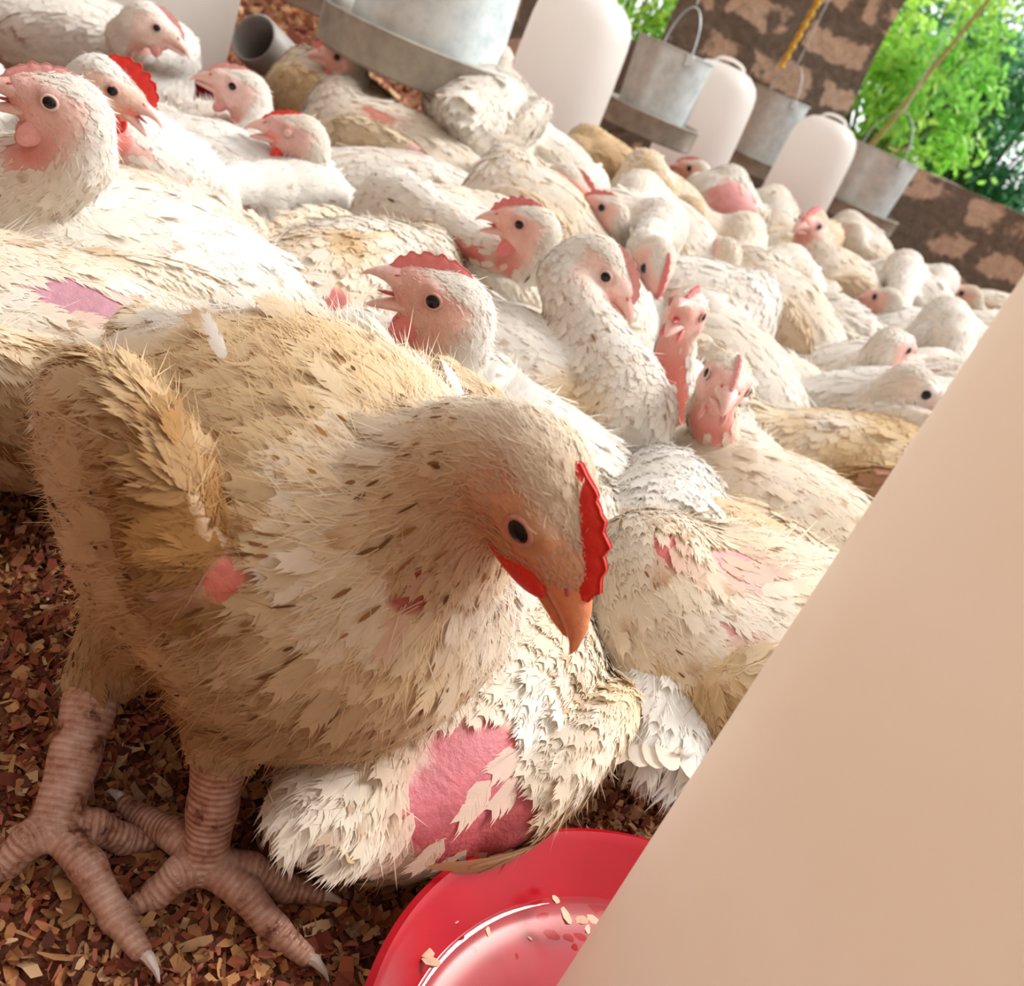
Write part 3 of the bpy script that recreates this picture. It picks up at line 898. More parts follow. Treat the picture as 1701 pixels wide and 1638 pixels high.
    for nm, sec, an in (('upper_beak', up, om * 0.35), ('lower_beak', lw, -om)):
        o = loft(sec, M_BEAK[beak], nm, root)
        pv = np.array([0.016, 0, -0.008])
        ca, sa = math.cos(an), math.sin(an)
        Rp = np.array([[ca, 0, -sa], [0, 1, 0], [sa, 0, ca]])
        co = np.array([v.co[:] for v in o.data.vertices])
        co[:, 0] = np.where(co[:, 0] > 0.022, 0.022 + (co[:, 0] - 0.022) * bl, co[:, 0])
        co = (co - pv) @ Rp.T + pv
        o.data.vertices.foreach_set('co', hm(co).astype(np.float32).ravel()); o.data.update()
        if nm == 'upper_beak' and lod < 2:
            for sd in (-1, 1):
                ell_part('nostril', o, Hm, h_, (0.0320, sd * 0.0066, 0.0008), (0.0021, 0.0009, 0.0008), eul(0, -0.5), M_MOUTH, 8)
    if om > 0.15:
        ell_part('tongue', root, Hm, h_, (0.028, 0, -0.0088 - 0.006 * om), (0.010, 0.0030, 0.0012), eul(0, -om * 0.8), M_MOUTH, 8)
    for sd in (-1, 1):
        ec = np.array([0.0095, sd * 0.0128, 0.0025])
        surf = hm(ec[None])
        # slide the eye outwards until it sits in the surface
        dirn = Rh @ np.array([0.10, sd * 1.0, 0.05])
        tt = 0
        p_ = hm(ec + [0, sd * 0.012, 0]); 
        for _ in range(12): p_ = p_ - dirn * Fd.val(p_[None])[0] * 0.8
        er = 0.0057 * h_
        em = eye_mesh(er, iris)
        eo = link('eye', em, root)
        Re = Rh @ eul(math.atan2(1.0, 0.16) - math.pi / 2 if sd > 0 else -(math.atan2(1.0, 0.16) - math.pi / 2), 0) 
        if sd < 0: Re = Re @ np.diag([-1, -1, 1])
        pc = p_ - dirn * er * 0.52
        eo.matrix_local = Matrix.Translation(pc) @ Matrix([list(r) for r in Re]).to_4x4()
        if lod < 2:
            mb = MB()
            ring, tube_r = er * 0.84, er * 0.19
            cl = (0.0 if lids is None else lids)
            pts_ = [(ring * math.cos(a), er * 0.60, ring * 0.86 * math.sin(a)) for a in np.linspace(0, 2 * math.pi, 25)]
            mb.tube(pts_, tube_r, 6, caps=False)
            lo_ = mb.build('eyelid', M_LID[ccol if ccol != 'red' else 'pink'], eo, angle=180)
            if cl:
                mb2 = MB(); R_ = er * 1.06
                Vv, Ff = [], []
                for i in range(9):
                    th = math.pi * 0.5 * i / 8
                    for k in range(16):
                        a = 2 * math.pi * k / 16
                        Vv.append((R_ * math.sin(th) * math.cos(a), R_ * math.cos(th), R_ * math.sin(th) * math.sin(a) * 0.9))
                for i in range(8):
                    for k in range(16): Ff.append((i * 16 + k, i * 16 + (k + 1) % 16, i * 16 + 16 + (k + 1) % 16, i * 16 + 16 + k))
                mb2.add(Vv, Ff); mb2.build('closed_eyelid', M_LID['pale'], eo, angle=180)
        if wattle > 0 and (lod < 2 or ccol == 'red' or wattle > 1):
            Rw_ = eul(sd * 0.2, -0.9, sd * 0.12)
            ell_part('wattle', root, Hm, h_, (0.0140 + woff[0] - 0.003 * wattle * math.cos(wang), sd * 0.0078, -0.0170 + woff[1] + 0.0045 * wattle * math.sin(wang)), (0.0092 * wattle, 0.0022, 0.0056 * wattle * wzr), eul(sd * 0.1, wang), M_COMB[ccol], 12)
    # ---- legs
    if stand:
        for i, (hk, an, toes) in enumerate(feet):
            foot(root, toL(hk), toL(an), None, [toL(t) for t in toes], s, lod)
    HENS.append(root); SEEDS.append(seed)
    return root
M_LID = {'pink': m_flesh('pink_eyelid', (0.62, 0.30, 0.24)), 'pale': m_flesh('pale_eyelid', (0.74, 0.48, 0.42))}
# ------------------------------------------------------------------ ground, walls, greenery
RNG = np.random.default_rng(7)
m_floor, t, b = new_mat('litter_floor')
n1 = noise(t, 90, 6, 0.75); n2 = noise(t, 6, 3, 0.6)
r1 = ramp_(t, n1.outputs[0], [(0.28, (0.035, 0.008, 0.004)), (0.45, (0.16, 0.04, 0.015)), (0.6, (0.33, 0.12, 0.045)), (0.8, (0.52, 0.28, 0.13))])
t.links.new(r1.outputs[0], b.inputs['Base Color']); b.inputs['Roughness'].default_value = 0.95
bump(t, b, n1.outputs[0], 0.9, 0.01)
xs = np.concatenate([np.linspace(-4, -0.6, 30), np.linspace(-0.59, 0.6, 120), np.linspace(0.62, 4, 30)])
ys = np.concatenate([np.linspace(-0.3, 1.2, 140), np.linspace(1.22, 4.66, 64)])
GX, GY = np.meshgrid(xs, ys, indexing='ij')
P = np.stack([GX.ravel(), GY.ravel(), np.zeros(GX.size)], 1)
def floor_z(P):
    Q = P.copy(); Q[:, 2] = 0
    return (fbm(Q, 14, 3) - 0.5) * 0.012 + (fbm(Q, 60, 4) - 0.5) * 0.006 - 0.003
P[:, 2] = floor_z(P)
I = np.arange(GX.size).reshape(GX.shape)
Fq = np.stack([I[:-1, :-1].ravel(), I[1:, :-1].ravel(), I[1:, 1:].ravel(), I[:-1, 1:].ravel()], 1)
tag(link('floor', mesh_np('floor', P, [Fq], m_floor)), kind='structure')

def shavings():
    nA, nB, nC = 40000, 26000, 20000
    x = np.concatenate([RNG.uniform(-0.42, 0.30, nA), RNG.uniform(-0.9, 0.9, nB), RNG.uniform(-3.0, 2.6, nC)])
    y = np.concatenate([RNG.uniform(0.12, 0.62, nA), RNG.uniform(0.6, 1.9, nB), RNG.uniform(1.9, 4.5, nC)])
    n = len(x)
    P = np.stack([x, y, np.zeros(n)], 1)
    P[:, 2] = floor_z(P) + RNG.uniform(-0.001, 0.006, n)
    sz = np.concatenate([RNG.gamma(3.0, 0.0010, nA) + 0.0012, RNG.gamma(3.0, 0.0022, nB) + 0.002, RNG.gamma(3, 0.004, nC) + 0.003])
    sz[:nA] = np.minimum(sz[:nA], 0.0065); sz[nA:nA + nB] = np.minimum(sz[nA:nA + nB], 0.012)
    yaw = RNG.uniform(0, 2 * np.pi, n); pit = RNG.normal(0, 0.5, n); rol = RNG.normal(0, 0.5, n)
    f = np.stack([np.cos(yaw) * np.cos(pit), np.sin(yaw) * np.cos(pit), np.sin(pit)], 1)
    s = np.cross([0, 0, 1.0], f); s /= np.linalg.norm(s, axis=1, keepdims=True)
    up = np.cross(f, s)
    s = s * np.cos(rol)[:, None] + up * np.sin(rol)[:, None]; up = np.cross(f, s)
    L = sz * RNG.uniform(0.7, 1.7, n); Wd = sz * RNG.uniform(0.22, 0.6, n); cu = RNG.normal(0, 1.1, n)
    rows = []
    for k, tt in enumerate((-1, -0.33, 0.33, 1)):
        an = cu * tt
        off = f * (L * np.where(np.abs(cu) > 0.05, np.sin(an) / np.where(np.abs(cu) > 0.05, cu, 1), tt))[:, None] + up * (L * np.where(np.abs(cu) > 0.05, (1 - np.cos(an)) / np.where(np.abs(cu) > 0.05, cu, 1), 0))[:, None]
        w = Wd * (1 if k in (1, 2) else RNG.uniform(0.2, 0.9, n))
        for sg in (-1, 1): rows.append(P + off + s * (w * sg)[:, None])
    V = np.stack(rows, 1).reshape(-1, 3); k = np.arange(n)[:, None] * 8
    Q = np.concatenate([k + np.array([[0, 1, 3, 2]]), k + np.array([[2, 3, 5, 4]]), k + np.array([[4, 5, 7, 6]])])
    pal = np.array([[0.60, 0.31, 0.13], [0.46, 0.19, 0.07], [0.34, 0.09, 0.035], [0.22, 0.045, 0.02], [0.68, 0.43, 0.23], [0.50, 0.16, 0.10], [0.13, 0.035, 0.018]])
    c = pal[RNG.choice(7, n, p=[.17, .20, .19, .16, .09, .11, .08])] * RNG.uniform(0.7, 1.15, n)[:, None]
    me = mesh_np('wood_shavings', V, [Q], m_vcol('wood_shaving', 0.85, 0.15), col=np.repeat(c, 8, 0).clip(0, 1), smooth=False)
    tag(link('wood_shavings', me), 'reddish brown wood shavings spread as litter over the shed floor', 'wood shavings', kind='stuff')
shavings()

m_wall, t, b = new_mat('peeling_brick')
tc = N(t, 'ShaderNodeTexCoord'); sep = N(t, 'ShaderNodeSeparateXYZ'); cmb = N(t, 'ShaderNodeCombineXYZ')
nz = noise(t, 7, 5, 0.65); nzs = N(t, 'ShaderNodeVectorMath', operation='SCALE'); nzs.inputs['Scale'].default_value = 0.17
add = N(t, 'ShaderNodeVectorMath', operation='ADD')
sxy = N(t, 'ShaderNodeMath', operation='ADD')
t.links.new(tc.outputs['Object'], sep.inputs[0]); t.links.new(sep.outputs[0], sxy.inputs[0]); t.links.new(sep.outputs[1], sxy.inputs[1])
t.links.new(sxy.outputs[0], cmb.inputs[0]); t.links.new(sep.outputs[2], cmb.inputs[1])
t.links.new(nz.outputs['Color'], nzs.inputs[0]); t.links.new(cmb.outputs[0], add.inputs[0]); t.links.new(nzs.outputs[0], add.inputs[1])
br = N(t, 'ShaderNodeTexBrick')
br.inputs['Scale'].default_value = 1.0; br.inputs['Brick Width'].default_value = 0.34; br.inputs['Row Height'].default_value = 0.17
br.inputs['Mortar Size'].default_value = 0.042; br.inputs['Mortar Smooth'].default_value = 0.3
br.inputs['Color1'].default_value = (1, 1, 1, 1); br.inputs['Color2'].default_value = (1, 1, 1, 1); br.inputs['Mortar'].default_value = (0, 0, 0, 1)
t.links.new(add.outputs[0], br.inputs['Vector'])
nb_ = noise(t, 3.2, 4, 0.6); gt = ramp_(t, nb_.outputs[0], [(0.42, (0, 0, 0)), (0.46, (1, 1, 1))])
mu = N(t, 'ShaderNodeMix', data_type='RGBA', blend_type='MULTIPLY'); mu.inputs[0].default_value = 1
t.links.new(br.outputs[0], mu.inputs[6]); t.links.new(gt.outputs[0], mu.inputs[7])
nf = noise(t, 30, 5, 0.7)
ra = ramp_(t, nf.outputs[0], [(0.3, (0.14, 0.118, 0.092)), (0.7, (0.29, 0.25, 0.205))])
rb = ramp_(t, nf.outputs[0], [(0.3, (0.58, 0.42, 0.31)), (0.7, (0.88, 0.72, 0.58))])
mx = N(t, 'ShaderNodeMix', data_type='RGBA'); t.links.new(mu.outputs[2], mx.inputs[0]); t.links.new(ra.outputs[0], mx.inputs[6]); t.links.new(rb.outputs[0], mx.inputs[7])
t.links.new(mx.outputs[2], b.inputs['Base Color']); b.inputs['Roughness'].default_value = 0.95
bump(t, b, nf.outputs[0], 0.5, 0.02)

def rough_box(name, lo, hi, seg=0.06, amp=0.008, parent=None):
    """box with slightly uneven faces"""
    lo, hi = Vector(lo), Vector(hi)
    mb = MB()
    dims = hi - lo
    ns = [max(1, int(d / seg)) for d in dims]
    V, Fc, idx = [], [], {}
    def vid(i, j, k):
        if (i, j, k) not in idx:
            idx[(i, j, k)] = len(V)
            V.append((lo.x + dims.x * i / ns[0], lo.y + dims.y * j / ns[1], lo.z + dims.z * k / ns[2]))
        return idx[(i, j, k)]
    for a, (u, v) in ((0, (1, 2)), (1, (2, 0)), (2, (0, 1))):
        for side in (0, ns[a]):
            for p in range(ns[u]):
                for q in range(ns[v]):
                    ids = []
                    for (dp, dq) in ((0, 0), (1, 0), (1, 1), (0, 1)):
                        c = [0, 0, 0]; c[a] = side; c[u] = p + dp; c[v] = q + dq
                        ids.append(vid(*c))
                    Fc.append(ids if side else ids[::-1])
    Vn = np.array(V); j = np.stack([fbm(Vn, 9, 31 + i) - 0.5 for i in range(3)], 1) * 2 * amp
    j[:, 2] *= (Vn[:, 2] > lo.z + 0.01)
    mb.add(Vn + j, Fc)
    return mb.build(name, m_wall, parent, angle=60)
WY = 4.60
tag(rough_box('wall_back', (-3.2, WY, -0.02), (3.4, WY + 0.22, 0.395)), kind='structure')
pl_ = atY(1100, 60, WY - 0.02).x; pr_ = atY(1450, 100, WY - 0.02).x
pil = rough_box('brick_pillar', (pl_, WY - 0.06, 0.0), (pr_, WY + 0.28, 2.3), amp=0.012)
tag(pil, 'patchy brick and cement pillar rising from the low wall behind the drinkers', 'pillar')

m_leafs = {k: m_vcol('leaf_' + k, 0.45, 0.45) for k in ('bright',)}
m_bark = simple('bark', (0.20, 0.15, 0.09), 0.9, nscale=20, var=0.3)
def bush(c, r, n, pal, label, seed, leaf=0.07):
    rng = np.random.default_rng(seed)
    root = empty('bush', (c[0], c[1], 0)); tag(root, label, 'bush', 'bushes growing outside the low wall')
    # clumps of leaves on branch ends
    k = 26
    cl = rng.normal(0, 1, (k, 3)); cl /= np.linalg.norm(cl, axis=1, keepdims=True); cl *= rng.uniform(0.35, 1, (k, 1)) ** 0.6
    cl = cl * np.array(r) + np.array([0, 0, c[2]])
    ci = rng.integers(0, k, n)
    P = cl[ci] + rng.normal(0, 0.15, (n, 3)) * np.array(r)
    P[:, 2] = np.maximum(P[:, 2], 0.03)
    f = rng.normal(0, 1, (n, 3)) + np.array([0, -0.3, -0.5]); f /= np.linalg.norm(f, axis=1, keepdims=True)
    s = np.cross(f, rng.normal(0, 1, (n, 3))); s /= np.linalg.norm(s, axis=1, keepdims=True); up = np.cross(f, s)
    L = leaf * rng.uniform(0.6, 1.3, n)[:, None]
    rows = [P, P + f * L * 0.35 + s * L * 0.22, P + f * L * 0.35 - s * L * 0.22, P + f * L * 0.7 + s * L * 0.16 - up * L * 0.05, P + f * L * 0.7 - s * L * 0.16 - up * L * 0.05, P + f * L - up * L * 0.12]
    V = np.stack(rows, 1).reshape(-1, 3); q = np.arange(n)[:, None] * 6
    pal = np.array(pal); col = pal[rng.integers(0, len(pal), k)[ci]] * rng.uniform(0.7, 1.25, (n, 1))
    me = mesh_np('foliage', V, [q + np.array([[1, 3, 4, 2]]), np.concatenate([q + np.array([[0, 1, 2]]), q + np.array([[3, 5, 4]])])], m_leafs['bright'], col=np.repeat(col, 6, 0).clip(0, 1), smooth=False)
    link('foliage', me, root)
    mb = MB()
    for i in range(k):
        p = cl[i]; mb.tube([(p[0] * 0.1, p[1] * 0.1, 0), (p[0] * 0.4, p[1] * 0.5, p[2] * 0.5), p], [0.018, 0.011, 0.004], 5)
    mb.build('stems', m_bark, root)
yg = [(0.45, 0.80, 0.14), (0.60, 0.88, 0.20), (0.34, 0.70, 0.14)]  # leaf palettes lightened: strong outdoor sun is put into the colour
dg = [(0.14, 0.42, 0.22), (0.20, 0.52, 0.32), (0.34, 0.64, 0.42), (0.08, 0.28, 0.14)]
mg = [(0.30, 0.66, 0.24), (0.45, 0.78, 0.34), (0.22, 0.52, 0.24)]
def bpos(px, py, Y): p = atY(px, py, Y); return (p.x, p.y, p.z)
for (px, py, Y, r, n, pal, lb, sd, lf) in [
    (1500, 120, 5.6, (0.50, 0.35, 0.50), 4200, yg, 'bright yellow-green bush just right of the brick pillar', 1, 0.06),
    (1660, 230, 6.7, (0.75, 0.40, 0.55), 6500, dg, 'dark blue-green leafy bush above the right end of the low wall', 2, 0.07),
    (1620, 40, 8.6, (1.1, 0.5, 1.0), 6500, mg, 'mid green bush reaching the top right corner', 3, 0.08),
    (1060, 10, 5.4, (0.35, 0.30, 0.45), 2600, yg, 'small bright green bush in the gap left of the brick pillar', 4, 0.055)]:
    bush(bpos(px, py, Y), r, n, pal, lb, sd, lf)
m_grass = simple('outside_grass', (0.16, 0.34, 0.08), 0.9, nscale=8, var=0.4)
mb = MB(); mb.add([(-9, WY + 0.2, -0.03), (12, WY + 0.2, -0.03), (14, 24, -0.03), (-11, 24, -0.03)], [(0, 1, 2, 3)])
tag(mb.build('ground_outside', m_grass), kind='structure')
mb = MB()
p0, p1, p2 = atY(1478, 205, 5.0), atY(1560, 100, 5.0), atY(1650, -10, 5.0)
d0 = p0 - (p1 - p0) * 2.0; d0.z = 0.0
mb.tube([d0, p0, p1, p2, p2 + (p2 - p1)], [0.016, 0.013, 0.011, 0.009, 0.005], 7)
tag(mb.build('branch', simple('dry_branch', (0.42, 0.36, 0.14), 0.8, nscale=30)), 'thin yellowish branch slanting in front of the bright green bush', 'branch')
# yellow rope hanging beside the pillar
mb = MB()
ra_, rb_ = atY(1297, 112, 4.0), atY(1365, -8, 4.0)
rb2 = rb_ + (rb_ - ra_).normalized() * 1.3
for ph in (0, math.pi):
    pts = []
    for i in range(150):
        q = ra_.lerp(rb2, i / 149); a = i * 0.85 + ph
        pts.append(q + Vector((math.cos(a), math.sin(a), 0)) * 0.006)
    mb.tube(pts, 0.007, 6)
tag(mb.build('rope', simple('yellow_rope', (0.80, 0.50, 0.06), 0.7)), 'twisted yellow rope hanging in front of the brick pillar', 'rope')

# ------------------------------------------------------------------ drinkers and feeders
m_jar, t, b = new_mat('white_plastic')
n = noise(t, 5, 4, 0.6); r = ramp_(t, n.outputs[0], [(0.3, (0.88, 0.79, 0.69)), (0.7, (0.94, 0.88, 0.81))])
ns_ = noise(t, 42, 2, 0.4); rs = ramp_(t, ns_.outputs[0], [(0.76, (1, 1, 1)), (0.80, (0.74, 0.60, 0.42))])
mm = N(t, 'ShaderNodeMix', data_type='RGBA', blend_type='MULTIPLY'); mm.inputs[0].default_value = 0.5
t.links.new(r.outputs[0], mm.inputs[6]); t.links.new(rs.outputs[0], mm.inputs[7])
t.links.new(mm.outputs[2], b.inputs['Base Color']); b.inputs['Roughness'].default_value = 0.34
b.inputs['Subsurface Weight'].default_value = 0.0
trn = N(t, 'ShaderNodeBsdfTranslucent'); t.links.new(mm.outputs[2], trn.inputs[0])
ms = N(t, 'ShaderNodeMixShader'); ms.inputs[0].default_value = 0.55
t.links.new(b.outputs[0], ms.inputs[1]); t.links.new(trn.outputs[0], ms.inputs[2]); t.links.new(ms.outputs[0], t.nodes['Material Output'].inputs[0])
m_jarw, t, b = new_mat('bright_white_plastic')
b.inputs['Base Color'].default_value = (0.92, 0.91, 0.89, 1); b.inputs['Roughness'].default_value = 0.4
trn = N(t, 'ShaderNodeBsdfTranslucent'); trn.inputs[0].default_value = (0.93, 0.91, 0.88, 1)
ms = N(t, 'ShaderNodeMixShader'); ms.inputs[0].default_value = 0.6
t.links.new(b.outputs[0], ms.inputs[1]); t.links.new(trn.outputs[0], ms.inputs[2]); t.links.new(ms.outputs[0], t.nodes['Material Output'].inputs[0])
m_red, t, b = new_mat('red_plastic')
n = noise(t, 12, 4, 0.6); r = ramp_(t, n.outputs[0], [(0.35, (0.36, 0.001, 0.010)), (0.7, (0.50, 0.002, 0.014))])
t.links.new(r.outputs[0], b.inputs['Base Color']); b.inputs['Roughness'].default_value = 0.28
m_water, t, b = new_mat('water')
b.inputs['Base Color'].default_value = (1, 1, 1, 1); b.inputs['Roughness'].default_value = 0.02
gl = N(t, 'ShaderNodeBsdfGlossy'); gl.inputs['Roughness'].default_value = 0.03
tp = N(t, 'ShaderNodeBsdfTransparent'); tp.inputs[0].default_value = (0.93, 0.90, 0.88, 1)
fr = N(t, 'ShaderNodeFresnel'); fr.inputs[0].default_value = 1.33
ms = N(t, 'ShaderNodeMixShader'); t.links.new(fr.outputs[0], ms.inputs[0]); t.links.new(tp.outputs[0], ms.inputs[1]); t.links.new(gl.outputs[0], ms.inputs[2])
t.links.new(ms.outputs[0], t.nodes['Material Output'].inputs[0])
m_galv, t, b = new_mat('galvanised_steel')
n = noise(t, 28, 5, 0.7); r = ramp_(t, n.outputs[0], [(0.3, (0.52, 0.60, 0.62)), (0.55, (0.70, 0.78, 0.80)), (0.8, (0.82, 0.88, 0.89))])
t.links.new(r.outputs[0], b.inputs['Base Color']); b.inputs['Metallic'].default_value = 0.35; b.inputs['Roughness'].default_value = 0.42
bump(t, b, n.outputs[0], 0.15, 0.003)
m_pan = simple('dusty_steel', (0.34, 0.31, 0.26), 0.7, metal=0.15, nscale=22, var=0.3)
m_feed = simple('poultry_feed', (0.50, 0.33, 0.16), 0.95, nscale=160, var=0.4, bumps=(0.8, 0.01))

def shell(mb, outer, thick, n=96, fn=None, m=0):
    """closed lathe wall from an outer profile (list of r,z) with an inner offset"""
    inner = [(max(r_ - thick, 0.0005), z + (thick if i == 0 else (-thick if i == len(outer) - 1 else 0))) for i, (r_, z) in enumerate(outer)]
    return outer + inner[::-1]

def drinker(cx_, cy_, z0, rj, rt, h, label, mjar, shoulder=True, near=False, rzz=0.3):
    root = empty('poultry_drinker', (cx_, cy_, 0), rzz)
    tag(root, label, 'drinker', 'bell drinkers on the litter')
    # tray: red dish with a raised rim and centre seat for the jar
    th = rt * 0.16 + 0.022
    mb = MB()
    prof = [(0.0005, z0 + 0.004), (rj * 0.75, z0 + 0.004), (rj * 0.78, z0), (rt * 0.82, z0), (rt * 0.87, z0 + 0.004), (rt * 0.985, z0 + th - 0.006), (rt * 1.02, z0 + th - 0.003), (rt * 1.022, z0 + th), (rt * 1.0, z0 + th + 0.0015),
            (rt * 0.975, z0 + th - 0.002), (rt * 0.87, z0 + 0.014), (rt * 0.83, z0 + 0.0100), (rj * 1.10, z0 + 0.0095), (rj * 1.04, z0 + 0.014), (rj * 0.90, z0 + 0.016), (0.0005, z0 + 0.016)]
    mb.lathe(prof, 128 if near else 64)
    mb.build('tray', m_red, root, angle=50)
    mb = MB()
    wl = z0 + (0.0165 if near else th * 0.5)
    rw_ = rt * (0.87 + 0.105 * (wl - z0 - 0.014) / (th - 0.016)) - 0.0003
    mb.lathe([(0.0005, wl), (rj * 1.02, wl), (rw_ * 0.97, wl), (rw_ * 0.992, wl + 0.0006), (rw_, wl + 0.0016)], 128 if near else 48)
    mb.build('water', m_water, root)
    zb = z0 + 0.0145
    out = [(rj * 1.0, zb), (rj * 1.0, zb + h * 0.02), (rj * 1.0, zb + h * 0.3), (rj * 0.985, zb + h * 0.6), (rj * 0.96, zb + h * 0.80), (rj * 0.93, zb + h * 0.87)]
    if shoulder: out += [(rj * 0.84, zb + h * 0.925), (rj * 0.62, zb + h * 0.975), (rj * 0.42, zb + h * 0.995), (0.0004, zb + h)]
    mb = MB()
    def facet(r_, z, a):
        k = max(0.0, min(1.0, (z - zb - h * 0.80) / (h * 0.1)))
        return r_ * (1 - 0.10 * k * abs(math.sin(2.0 * a)) ** 3)
    o2 = out[:]
    mb.lathe(o2, 128 if near else 64, fn=facet)
    jar = mb.build('jar', mjar, root, angle=60)
    # carrying lug folded on top
    mb = MB()
    pts = [(rj * 0.40 * math.cos(a), 0, zb + h * 0.99 + rj * 0.16 * math.sin(a)) for a in np.linspace(0, math.pi, 13)]
    mb.tube(pts, rj * 0.045, 8)
    mb.build('handle', mjar, root)
    return root
# near drinker at the right edge
nd = drinker(0.174, 0.262, 0.004, 0.0765, 0.1445, 0.52, 'large cream plastic drinker on a red tray filling the lower right corner', m_jar, near=True)
# crumbs of litter lying in its water
def crumbs():
    rng = np.random.default_rng(3)
    sp = [(922, 1495, 0.0042), (705, 1585, 0.0065), (690, 1590, 0.0040), (925, 1450, 0.0026), (940, 1525, 0.0055), (965, 1530, 0.0045), (985, 1528, 0.004), (810, 1548, 0.0030), (757, 1532, 0.002), (1000, 1535, 0.003), (975, 1545, 0.003), (715, 1600, 0.005), (880, 1560, 0.002)]
    m = simple('wet_shaving', (0.58, 0.36, 0.24), 0.6, nscale=80, var=0.3)
    first = None
    for i, (px, py, s_) in enumerate(sp):
        p = at(px, py, 0.028)
        mb = MB(); R = Matrix([list(r) for r in eul(rng.uniform(0, 6), rng.normal(0, .2), rng.normal(0, .3))])
        n = 7; V = []
        for lv in (-1, 1):
            for k in range(n):
                a = 2 * math.pi * k / n; rr = s_ * rng.uniform(0.6, 1.1) * (0.8 + 0.2 * lv)
                V.append(p + R @ Vector((rr * math.cos(a), rr * 0.6 * math.sin(a), lv * s_ * 0.2)))
        Fc = [list(range(n))[::-1], list(range(n, 2 * n))] + [[k, (k + 1) % n, n + (k + 1) % n, n + k] for k in range(n)]
        mb.add(V, Fc)
        o = mb.build('litter_crumb', m, None, smooth=False)
        lb = ['square tan crumb of wood floating below the far rim of the red tray', 'largest pinkish clump of litter in the water at the left of the red tray',
              'small crumb of litter touching the left clump in the red tray', 'tiny crumb stuck nearest the far rim inside the red tray',
              'largest crumb of the cluster beside the cream drinker, on the water line', 'middle crumb of the cluster beside the cream drinker in the red tray',
              'crumb of the cluster just left of the drinker wall in the red tray', 'lone crumb on the bright water line left of the tray centre',
              'tiny lone crumb on the water line between the clump and the tray centre', 'crumb closest to the drinker wall, upper of the pair in the red tray',
              'lower crumb of the cluster beside the drinker, just inside the water line', 'flat pale crumb just below the left clump in the red tray',
              'tiny crumb alone in the middle of the water in the red tray'][i]
        tag(o, lb, 'litter crumb', 'crumbs of litter in the near red tray')
crumbs()
mb = MB(); p = at(762, 1424, 0.052)
V = []; rng = np.random.default_rng(5)
for i in range(7):
    for k in range(9):
        th = math.pi * i / 6; a = 2 * math.pi * k / 9; rr = 0.0032 * rng.uniform(0.75, 1.2)
        V.append(p + Vector((rr * math.sin(th) * math.cos(a), rr * math.sin(th) * math.sin(a), rr * 0.8 * math.cos(th))))
mb.add(V, [[i * 9 + k, i * 9 + 9 + k, i * 9 + 9 + (k + 1) % 9, i * 9 + (k + 1) % 9] for i in range(6) for k in range(9)])
tag(mb.build('dropping', simple('dark_dropping', (0.10, 0.08, 0.07), 0.8)), 'dark pellet stuck on the far rim of the red tray', 'dropping')

p = atD(218, 64, 1.58); drinker(p.x, p.y, 0.055, 0.150, 0.172, 0.42, 'wide white drinker on a red tray at the top left', m_jarw)
p = atD(915, 180, 2.32); drinker(p.x, p.y, 0.0, 0.124, 0.140, 0.445, 'tallest white bell drinker, standing at the top centre', m_jarw)
p = atD(1162, 220, 3.12); drinker(p.x, p.y, 0.0, 0.128, 0.142, 0.43, 'white bell drinker in front of the brick pillar, second from the right', m_jarw)
p = atD(1340, 290, 3.42); drinker(p.x, p.y, 0.0, 0.122, 0.137, 0.41, 'white bell drinker with red tray nearest the right bushes', m_jarw)

def feeder(x, y, zb, rp, rb0, rb1, hb, label, rz=0.4):
    root = empty('hanging_feeder', (x, y, 0), rz)
    tag(root, label, 'feeder', 'galvanised feeders hung over the litter')
    mb = MB()
    ph = 0.062
    mb.lathe([(0.0005, zb), (rp * 0.97, zb), (rp, zb + 0.004), (rp * 1.02, zb + ph - 0.004), (rp * 1.035, zb + ph), (rp * 1.01, zb + ph + 0.002), (rp * 0.985, zb + ph - 0.005), (rp * 0.965, zb + 0.006), (0.0005, zb + 0.004)], 72)
    mb.build('pan', m_pan, root)
    mb = MB(); mb.lathe([(rp * 0.966, zb + 0.018), (rp * 0.8, zb + 0.022), (rb0 * 0.9, zb + 0.034), (0.0005, zb + 0.04)], 48)
    mb.build('feed', m_feed, root)
    z1 = zb + 0.042
    mb = MB()
    mb.lathe([(rb0, z1), (rb0 + (rb1 - rb0) * .5, z1 + hb * .5), (rb1, z1 + hb), (rb1 + 0.004, z1 + hb + 0.002), (rb1 + 0.004, z1 + hb + 0.006), (rb1 - 0.002, z1 + hb + 0.004), (rb1 - 0.003, z1 + hb), (rb0 - 0.003, z1)], 72, close=True)
    mb.box((rb1 * 0.985 + 0.003, 0, z1 + hb * 0.5), (0.0022, 0.006, hb * 0.48))
    mb.build('hopper', m_galv, root)
    for sg in (-1, 1):
        mb = MB(); mb.box((0, sg * (rb1 + 0.003), z1 + hb - 0.012), (0.012, 0.003, 0.014)); mb.build('lug', m_galv, root, bevel=0.001)
    mb = MB()
    pts = [(0, (rb1 + 0.006) * math.cos(a), z1 + hb - 0.008 + rb1 * 1.1 * math.sin(a)) for a in np.linspace(0, math.pi, 21)]
    mb.tube(pts, 0.0022, 6); mb.tube([(0, 0, z1 + hb + rb1 * 1.09), (0, 0, 2.3)], 0.0018, 5)
    mb.build('wire_handle', m_galv, root)
    return root
p = atD(700, 95, 1.62); feeder(p.x, p.y, 0.212, 0.172, 0.130, 0.118, 0.24, 'largest galvanised feeder hanging at the top, above the resting hens')
p = atD(1072, 205, 2.76); feeder(p.x, p.y, 0.187, 0.150, 0.098, 0.112, 0.19, 'galvanised feeder hanging between the tallest drinker and the pillar')
